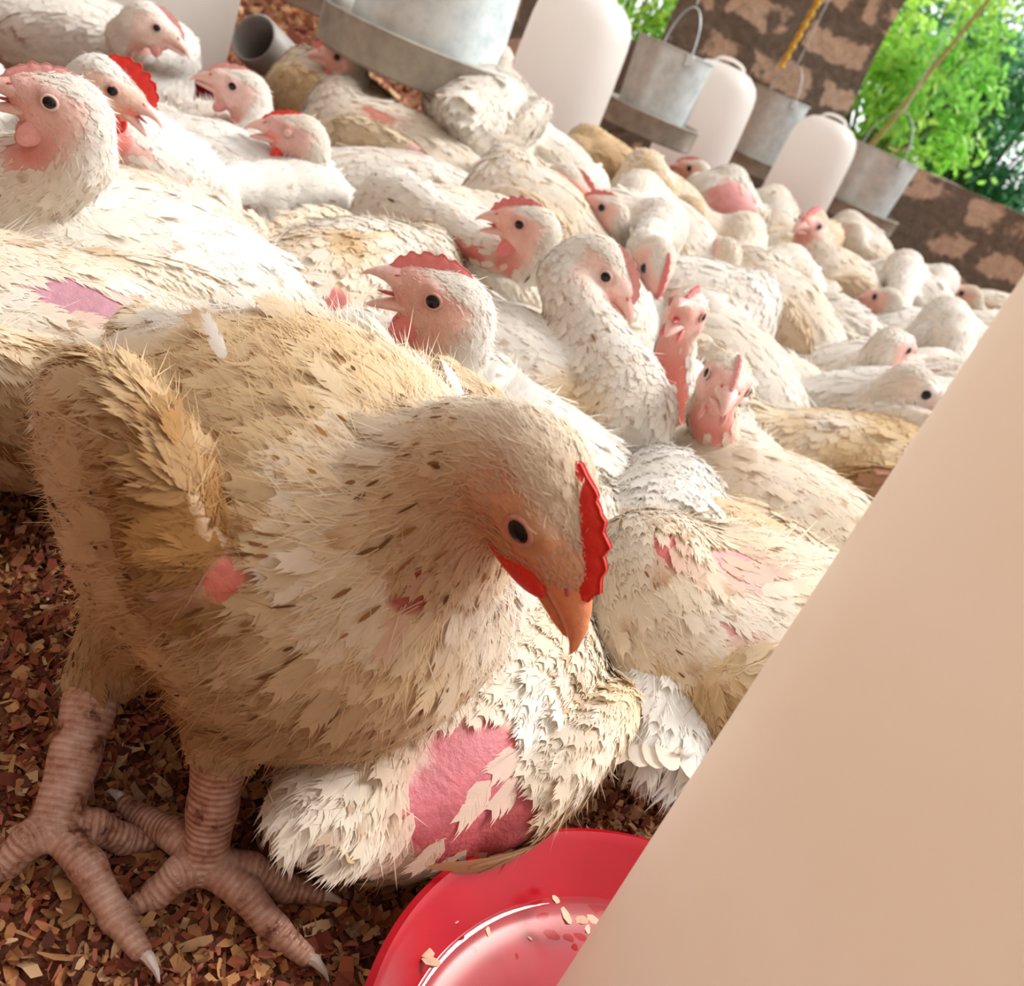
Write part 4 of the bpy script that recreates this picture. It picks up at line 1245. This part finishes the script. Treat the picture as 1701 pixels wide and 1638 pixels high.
p = atD(1250, 260, 3.92); feeder(p.x, p.y, 0.128, 0.160, 0.106, 0.118, 0.26, 'narrow bluish feeder squeezed between the two rear white drinkers')
p = atD(1418, 340, 3.88); feeder(p.x, p.y, 0.122, 0.186, 0.135, 0.152, 0.23, 'galvanised feeder at the right end of the row, against the low wall')
p = atD(520, 0, 2.7); feeder(p.x, p.y, 0.14, 0.15, 0.11, 0.13, 0.2, 'pale grey feeder cut off by the top edge, far left of the row')
# bird perched shape on the rim of the last feeder: a folded brown leaf
mb = MB(); p = atD(1492, 256, 3.83)
for i in range(2):
    V = []; 
    for k in range(7):
        u = k / 6; w = 0.018 * math.sin(math.pi * min(1, u * .9 + .08))
        V += [p + Vector((u * 0.075 - 0.045, -w, 0.004 + 0.045 * max(0, u - 0.55) ** 1.0 * 2 + 0.0015 * i)), p + Vector((u * 0.075 - 0.045, w, 0.010 + 0.045 * max(0, u - 0.55) * 2 + 0.0015 * i))]
    mb.add(V, [[2 * k, 2 * k + 1, 2 * k + 3, 2 * k + 2] if i else [2 * k, 2 * k + 2, 2 * k + 3, 2 * k + 1] for k in range(6)])
tag(mb.build('dry_leaf', simple('dry_leaf', (0.36, 0.20, 0.10), 0.8)), 'curled brown dry leaf on the rim of the right-hand feeder', 'leaf')
# tipped over grey pot
root = empty('tipped_pot', atD(450, 95, 1.75)); root.location.z = 0
tag(root, 'grey pot lying on its side in the litter beside the wide white drinker', 'pot')
a_, b_ = atD(420, 62, 1.70), atD(495, 140, 1.86)
dd = (b_ - a_); Ra = rot_to(dd)
m_grey = simple('grey_plastic', (0.27, 0.245, 0.225), 0.5, nscale=14, var=0.2)
prof = [(0.050, 0), (0.062, 0.12), (0.070, 0.22), (0.0005, 0.222)]
V = []; n = 40
pr = [(0.052, 0.0), (0.056, 0.004), (0.058, 0.10), (0.064, 0.20), (0.058, 0.205), (0.0005, 0.206), (0.0005, 0.200), (0.058, 0.198), (0.052, 0.10), (0.048, 0.004)]
base_ = a_ - root.location
mb = MB(); L0 = dd.length
for (r_, z) in pr:
    for k in range(n):
        an = 2 * math.pi * k / n
        q = Ra @ np.array([z / 0.206 * L0, 0.8 * r_ * math.cos(an), 0.8 * r_ * math.sin(an)])
        V.append((base_.x + q[0], base_.y + q[1], base_.z + q[2]))
m_ = len(pr)
mb.add(V, [[i * n + k, i * n + (k + 1) % n, ((i + 1) % m_) * n + (k + 1) % n, ((i + 1) % m_) * n + k] for i in range(m_) for k in range(n)])
mb.build('pot_wall', m_grey, root, angle=50)
# ------------------------------------------------------------------ the flock
R_ = math.radians
def vy(p, deg):            # yaw seen from the lens (0 = facing right, 180 = left, -90 = towards us) -> world yaw
    return R_(deg) - math.atan2(p[0], p[1])
def put(label, b, yaw, h, hyaw, hpit=0.0, zb=0.09, zh=0.2, bd=None, hd=None, **k):
    """b, h: photo pixels of body centre and skull; zb/zh heights, or bd/hd distances along the view axis"""
    k.setdefault('s', 0.94); k.setdefault('hs', 1.2)
    bw = atD(b[0], b[1], bd) if bd else at(b[0], b[1], zb * k.get('s', 1.0))
    hw = atD(h[0], h[1], hd) if hd else at(h[0], h[1], zh)
    if bd: k.setdefault('zc', bw.z)
    return hen((bw.x, bw.y), vy(bw, yaw), hw, vy(hw, hyaw), R_(hpit), label, **k)

# --- the standing hen in front
pr = at(90, 1372, 0.018); plf = at(338, 1432, 0.018)
hkR, hkL = atD(165, 1120, 0.455), atD(372, 1225, 0.425)
toesR = [at(228, 1592, 0), at(245, 1412, 0), at(-25, 1470, 0), at(140, 1300, 0.0)]
toesL = [at(500, 1600, 0), at(225, 1515, 0), at(520, 1500, 0), at(205, 1350, 0.0)]
MAIN = dict(loc=(-0.092, 0.392), yaw=R_(-35))
hd_main = atD(893, 818, 0.350)
hen(MAIN['loc'], MAIN['yaw'], hd_main, vy(hd_main, -22), R_(-36), 'large cream and brown stained hen standing in front, head bent to the red tray',
    s=0.95, lx=0.82, fat=1.06, sq=1.15, zc=0.157, hroll=R_(12), stray=[(372, 600, 340, 535, 0.022, 1)], wang=0.45, woff=(0.0065, -0.001), tail=0.1, bl=0.92, wzr=0.6, cth=0.25, lod=0, dirt=0.42, seed=11, comb=0.0070, ccol='red', beak='orange', face=(0.74, 0.40, 0.22), throat=0.0, wattle=1.9, iris='brown', stand=True,
    bpitch=R_(6), hs=1.20, feet=[(hkR, pr, toesR), (hkL, plf, toesL)], nk=0.95, featherface=0.25,
    bare=[(385, 970, 0.012, (0.55, 0.14, 0.10)), (685, 985, 0.012, (0.32, 0.06, 0.04))],
    browns=[(250, 860, 0.050, 0.42), (330, 950, 0.045, 0.42), (500, 1240, 0.10, 0.72), (200, 1130, 0.08, 0.6), (740, 880, 0.045, 0.45), (350, 640, 0.06, 0.35), (420, 760, 0.05, 0.35), (620, 620, 0.05, 0.25)])  # belly entries mix dirt with warm litter bounce painted into the colour

# --- hens around it, nearest first
put('hen lying under the front hen with a bare red back between ruffled wings', (760, 1240), 78, (880, 980), 100, -20, bd=0.545, hd=0.70, lod=1, dirt=0.45, seed=21, zc=0.058, tail=0.6, s=0.84, lx=0.85, sq=0.85,
  bare=[(780, 1285, 0.036, (0.50, 0.12, 0.15)), (790, 1360, 0.036, (0.50, 0.10, 0.12)), (825, 1250, 0.016, (0.5, 0.08, 0.08))], ruffle=0.10, nbo=7, fdens=2.2)
put('white hen behind the orange beak with pink skin under its wing', (970, 1090), 105, (930, 900), 90, 0, bd=0.68, hd=0.80, lod=1, dirt=0.15, seed=22, zc=0.080, s=0.84, fat=0.80, bpitch=R_(7), tail=1.2,
  bare=[(915, 1085, 0.022, (0.55, 0.22, 0.28)), (985, 1050, 0.008, (0.6, 0.2, 0.25))], ruffle=0.06, nbo=7, fdens=1.9)
put('round hen with a rose bare patch on its flank beside the big drinker', (1190, 1090), -140, (1060, 900), 190, -35, bd=0.66, hd=0.74, lod=1, dirt=0.45, seed=23, zc=0.088,
  bare=[(1225, 940, 0.018, (0.66, 0.36, 0.36)), (1215, 1050, 0.010, (0.66, 0.34, 0.33)), (1120, 915, 0.015, (0.6, 0.15, 0.15))], browns=[(1120, 1210, 0.06, 0.5)], nbo=7, fdens=1.8)
put('long low white hen lying behind the round hen, beside the big drinker', (1250, 890), 175, (1050, 870), 185, -15, bd=0.86, hd=0.84, lod=1, dirt=0.35, seed=24, zc=0.08)
put('hen sitting and staring straight into the lens, beak shut', (1170, 800), -75, (1205, 635), -80, 8, bd=1.02, zh=0.2, lod=1, dirt=0.35, seed=25, throat=0.35, mouth=0.05, comb=0.006, ccol='pale', beak='pink', fat=1.3, nk=0.85)
put('purple-patched hen cut off by the left edge beside the front hen', (35, 590), 172, (-180, 480), 180, 0, bd=0.62, hd=0.6, lod=1, dirt=0.5, seed=26, zc=0.09,
  bare=[(145, 500, 0.024, (0.46, 0.22, 0.28)), (195, 535, 0.020, (0.44, 0.18, 0.24))], browns=[(60, 680, 0.05, 0.5)], nbo=7, fdens=1.8)
put('long-necked hen at the left edge with its beak leaving the picture', (190, 490), -165, (105, 175), 182, 8, bd=0.72, hd=0.60, lod=1, dirt=0.2, seed=27, mouth=0.25, throat=0.75, comb=0.006, ccol='pale', nk=1.1, face=(0.80, 0.50, 0.46), wattle=1.4, hs=1.02, nbo=7, fdens=1.5,
  browns=[(110, 450, 0.03, 0.4)])
put('hen with beak agape facing left just behind the front hen', (800, 720), 190, (742, 506), 182, 12, bd=0.80, hd=0.62, lod=1, dirt=0.15, seed=28, mouth=0.42, throat=0.5, comb=0.0085, ccol='pink', face=(0.74, 0.42, 0.36), wattle=1.4, nk=1.1, zc=0.085, nbo=7, fdens=1.6, stray=[(800, 700, 850, 640, 0.045, 6), (770, 690, 830, 610, 0.04, 3)])
put('hen with grey speckled head looking down to the right in mid picture', (900, 660), -30, (1000, 445), -12, -22, bd=0.90, hd=0.85, lod=1, dirt=0.2, seed=29, throat=0.2, comb=0.007, ccol='pale', face=(0.80, 0.58, 0.52), wattle=1.1, nk=1.15,
  browns=[(960, 660, 0.03, 0.4)])
put('white hen facing left with red wattle and slender neck, in mid picture', (760, 440), 175, (880, 378), 178, 0, bd=1.12, hd=0.90, lod=1, dirt=0.2, seed=30, mouth=0.22, throat=0.8, comb=0.008, ccol='pink', wattle=1.3, nk=0.85, hs=1.1)
put('hen tucked low with pink ear, behind the back of the front hen\'s head', (930, 700), 150, (1000, 610), 175, -35, bd=1.0, hd=0.93, lod=1, dirt=0.35, seed=31, comb=0.004, ccol='pink')
put('screaming hen with wide open mouth and raw red throat', (1085, 680), -80, (1140, 520), -100, 22, bd=1.12, hd=0.88, lod=1, dirt=0.15, seed=32, mouth=0.75, throat=1.0, comb=0.008, ccol='pink', nk=0.8, wattle=1.2, hs=1.1)
put('white hen behind the frontal hen with its drooping head low', (1290, 700), -60, (1335, 760), -70, -55, bd=1.35, hd=1.15, lod=1, dirt=0.3, seed=33, ccol='pink', comb=0.004, browns=[(1280, 740, 0.03, 0.5)])
put('mud-stained grey-brown hen pressed against the big drinker', (1440, 800), 30, (1560, 760), 10, -10, bd=1.15, hd=1.2, lod=1, dirt=0.85, seed=34, zc=0.08, bare=[(1490, 800, 0.018, (0.5, 0.2, 0.18))])
put('hen with bright scarlet comb and open beak, behind the left long neck', (225, 300), -55, (178, 142), -16, -6, bd=1.02, hd=0.80, lod=1, dirt=0.12, seed=35, mouth=0.35, throat=0.4, comb=0.013, ccol='red', beak='pink', face=(0.80, 0.56, 0.46), wattle=1.4, hs=1.1)
put('white hen looking right in front of the wide white drinker', (170, 115), -5, (250, 40), -8, -6, bd=1.32, hd=1.20, lod=1, dirt=0.12, seed=36, comb=0.006, ccol='pale', beak='pink', throat=0.25, face=(0.84, 0.66, 0.58))
put('white hen raising its head to the left below the tipped pot', (352, 235), -75, (402, 150), 176, 8, bd=1.30, hd=1.10, lod=1, dirt=0.2, seed=37, comb=0.005, ccol='pale', throat=0.4, face=(0.82, 0.58, 0.54), wattle=1.1, browns=[(290, 240, 0.03, 0.5)])
put('white hen with a sleepy eye and a dark red bare rump', (440, 350), 160, (495, 225), 178, 2, bd=1.22, hd=1.05, lod=1, dirt=0.25, seed=38, comb=0.004, ccol='red', lids=1, mouth=0.15, nk=1.1, face=(0.72, 0.42, 0.38),
  bare=[(455, 400, 0.04, (0.46, 0.13, 0.14))], browns=[(500, 380, 0.03, 0.5)])
put('dozing hen with bowed head resting on its neighbours at the left', (290, 335), -20, (365, 350), -50, -50, bd=1.02, hd=0.95, lod=1, dirt=0.1, seed=39, comb=0.0, lids=1, face=(0.80, 0.64, 0.60), featherface=0.4)
put('hen with a brown stained back and purple bare wing, behind the long neck', (330, 430), -10, (470, 480), -20, -40, bd=0.88, hd=0.86, lod=1, dirt=0.4, seed=40, zc=0.07,
  bare=[(275, 400, 0.030, (0.48, 0.22, 0.26))], browns=[(220, 370, 0.04, 0.5)])
put('ruffled white and tan hen showing its tail end, left of the gaping hen', (580, 455), 55, (660, 400), 60, -20, bd=0.95, hd=1.05, lod=1, dirt=0.45, seed=41, ruffle=0.06, s=0.85, bare=[(530, 500, 0.02, (0.5, 0.12, 0.12))], browns=[(600, 400, 0.03, 0.5)])
put('white hen stretched out in mid picture, wing to the lens', (690, 350), 10, (845, 265), 15, 10, bd=1.42, hd=1.45, lod=2, dirt=0.2, seed=42, comb=0.003, bare=[(625, 365, 0.015, (0.6, 0.3, 0.32))])
put('resting hen sprawled on its side below the largest feeder, pink comb up', (710, 185), 168, (572, 100), 178, 0, bd=1.45, hd=1.55, lod=1, dirt=0.35, seed=43, comb=0.010, ccol='pink', bare=[(620, 195, 0.03, (0.52, 0.2, 0.15)), (700, 265, 0.03, (0.62, 0.36, 0.36))], browns=[(690, 130, 0.02, 0.6), (740, 200, 0.05, 0.35)], s=1.05, zc=0.1)
put('tan hen lying to the left of the sprawled hen below the feeder', (560, 190), 140, (540, 130), 170, -20, bd=1.62, hd=1.75, lod=2, dirt=0.55, seed=44)
put('hen seen from behind with a tall white neck against the largest feeder', (815, 195), 80, (832, 100), 85, 25, bd=1.62, hd=1.62, lod=1, dirt=0.15, seed=45, comb=0.0, nk=1.0, s=0.95)
# --- farther back
far = [
 ('white hen craning right with a pink face, left of the brown hen', (880, 360), 30, (945, 308), -20, -8, 1.55, 1.36, dict(seed=60, dirt=0.2, comb=0.005, ccol='pink', beak='pink')),
 ('brownish hen facing left in front of the tallest drinker', (1015, 280), 175, (950, 246), 178, -12, 1.95, 1.90, dict(seed=61, dirt=0.95, comb=0.003, beak='orange', face=(0.55, 0.28, 0.18))),
 ('hen with long open beak facing left, behind the grey speckled head', (1075, 410), 160, (1010, 350), 178, 5, 1.45, 1.30, dict(seed=62, dirt=0.25, comb=0.006, ccol='pink', mouth=0.2, beak='orange', lod=2, hs=1.1)),
 ('hen bowing its red-edged head beside the screaming hen', (1040, 430), -30, (1090, 440), -60, -45, 1.40, 1.20, dict(seed=63, dirt=0.2, comb=0.007, ccol='pink', wattle=1.2, lod=2)),
 ('brown and white hen facing left in the middle distance', (1105, 365), 170, (1137, 350), 178, 0, 1.8, 1.62, dict(seed=64, dirt=0.65, comb=0.004)),
 ('upright hen showing a naked pink breast', (1220, 330), -110, (1155, 285), 170, 0, 2.05, 2.10, dict(seed=65, dirt=0.2, comb=0.005, ccol='pink', bpitch=R_(45), zc=0.15, bare=[(1215, 340, 0.06, (0.72, 0.32, 0.32)), (1190, 385, 0.04, (0.72, 0.34, 0.34))], lod=2, nk=0.8)),
 ('hen seen from behind with pink skin on its upright neck', (1165, 430), 20, (1203, 422), 120, 10, 1.75, 1.45, dict(seed=66, dirt=0.3, comb=0.004, ccol='pink', throat=0.5)),
 ('small-looking hen peering forward with a red wattle, in the middle distance', (1265, 480), -90, (1257, 448), -80, -25, 1.75, 1.55, dict(seed=67, dirt=0.2, comb=0.004, ccol='red', wattle=1.3)),
 ('large cream hen sitting high with a scarlet comb, facing the lens', (1395, 465), -150, (1348, 372), -110, 0, 2.00, 1.95, dict(seed=68, dirt=0.4, comb=0.008, ccol='pink', bpitch=R_(14), zc=0.11, s=1.1, lod=2, throat=0.3, nk=1.1)),
 ('smooth white hen lying low, right of the screaming hen', (1290, 545), 170, (1195, 480), 175, 5, 1.55, 1.62, dict(seed=69, dirt=0.35, comb=0.0, lod=2, s=1.05, browns=[(1260, 600, 0.05, 0.6)])),
 ('white hen with folded wing between the grey speckled head and the low white hen', (1150, 520), 10, (1240, 520), -10, -20, 1.35, 1.40, dict(seed=70, dirt=0.15, comb=0.0, lod=2, browns=[(1190, 580, 0.03, 0.5)])),
 ('white hen with two fluffy humps below the large cream hen', (1385, 595), 160, (1300, 600), 170, -20, 1.60, 1.62, dict(seed=71, dirt=0.15, comb=0.0, ruffle=0.3)),
 ('hen with a raised long neck seen from behind, near the big drinker', (1400, 650), 20, (1480, 575), 60, 15, 1.4, 1.3, dict(seed=72, dirt=0.2, comb=0.0, lod=2, throat=0.0, bare=[(1330, 650, 0.016, (0.65, 0.25, 0.28))])),
 ('white hen turning a small-eyed head right beside the big drinker', (1440, 700), 15, (1520, 645), 10, 0, 1.22, 1.14, dict(seed=73, dirt=0.15, comb=0.0, lod=2, featherface=0.9, face=(0.85, 0.8, 0.74))),
 ('hen half hidden by the big drinker with only its neck showing', (1600, 700), 30, (1585, 650), 60, 15, 1.3, 1.22, dict(seed=74, dirt=0.2, comb=0.0)),
 ('white hen with its back turned behind the large cream hen', (1450, 420), 170, (1415, 390), 120, -25, 2.35, 2.30, dict(seed=75, dirt=0.3, comb=0.0)),
 ('white hen right of the large cream hen, head bent away', (1500, 470), 20, (1545, 480), 60, 5, 2.2, 2.02, dict(seed=76, dirt=0.15, comb=0.0)),
 ('hen with fluffy white rear at the foot of the low wall', (1530, 520), 150, (1470, 500), 150, -10, 2.0, 1.8, dict(seed=77, dirt=0.15, comb=0.0)),
 ('hen with a reddish head alone before the low wall', (1640, 530), 0, (1606, 492), 175, 0, 2.4, 2.2, dict(seed=78, dirt=0.3, comb=0.004, ccol='pink', yawb=1)),
 ('white hen with bowed pink head right of centre distance', (1625, 560), 0, (1590, 548), 185, -25, 1.9, 1.75, dict(seed=79, dirt=0.15, comb=0.003, ccol='pink')),
 ('white hen lying next to the drinker edge in the far right crowd', (1590, 600), 165, (1560, 612), 190, -20, 1.65, 1.45, dict(seed=80, dirt=0.15, comb=0.005, ccol='pink')),
 ('plain white hen in the far right crowd, tail to the lens', (1510, 590), 60, (1545, 560), 60, 0, 1.80, 1.6, dict(seed=81, dirt=0.1, comb=0.0)),
 ('cream hen with tucked head in front of the rightmost white drinker', (1290, 425), 30, (1300, 440), -80, -30, 2.2, 1.9, dict(seed=82, dirt=0.5, comb=0.003)),
 ('white hen standing close to the red tray of the rightmost white drinker', (1275, 370), 100, (1280, 345), -90, -30, 2.55, 2.50, dict(seed=83, dirt=0.25, comb=0.003)),
 ('white hen lying behind the gaping hen, tail to the left', (700, 430), 15, (800, 500), 0, -30, 1.15, 1.15, dict(seed=84, dirt=0.25, comb=0.0, lod=2)),
 ('white and brown hen under the long open beak', (935, 400), 170, (900, 400), 175, -30, 1.35, 1.35, dict(seed=85, dirt=0.4, comb=0.0, browns=[(950, 420, 0.03, 0.8)])),
 ('hen with a red comb streak behind the craning hen', (900, 300), 160, (885, 292), -70, -10, 1.75, 1.55, dict(seed=86, dirt=0.2, comb=0.006, ccol='red')),
 ('tan hen at the top left corner beside the fluffy white back', (25, 90), 150, (-40, 60), 150, 0, 1.38, 1.38, dict(seed=87, dirt=0.5, comb=0.003)),
 ('white hen sliver at the left edge below the pink beak', (-60, 300), 170, (-150, 280), 180, 0, 1.0, 1.0, dict(seed=88, dirt=0.12, comb=0.004)),
 ('white hen seen between the screaming hen and the grey speckled head', (1045, 560), -60, (1010, 545), -60, -30, 1.22, 1.15, dict(seed=89, dirt=0.15, comb=0.006, ccol='red', wattle=1.4, lod=2)),
 ('hen with pinkish wing patch behind the staring hen', (1085, 700), 160, (1010, 690), 175, -20, 1.18, 1.15, dict(seed=90, dirt=0.25, comb=0.0, lod=2, bare=[(1135, 690, 0.012, (0.62, 0.3, 0.32))])),
 ('white hen in the far row below the galvanised feeder by the wall', (1440, 385), 150, (1400, 400), 170, -20, 2.7, 2.7, dict(seed=91, dirt=0.25, comb=0.0)),
]
for i, (lb, b, yw, h, hy, hp_, bd, hd, kw) in enumerate(far):
    kw = dict(kw); kw.pop('yawb', None); kw.setdefault('lod', 2); 0
    kw.setdefault('throat', 0.2)
    for k_, v_ in (('sq', 1.04), ('fat', 1.0), ('lx', 0.80), ('bpitch', R_(14)), ('hs', 1.38), ('nk', 1.0)): kw.setdefault(k_, v_)
    bw = atD(b[0], b[1], bd)
    kw.setdefault('zc', min(max(bw.z, 0.088), 0.14))
    put(lb, b, yw, h, hy, hp_, bd=bd, hd=hd, **kw)
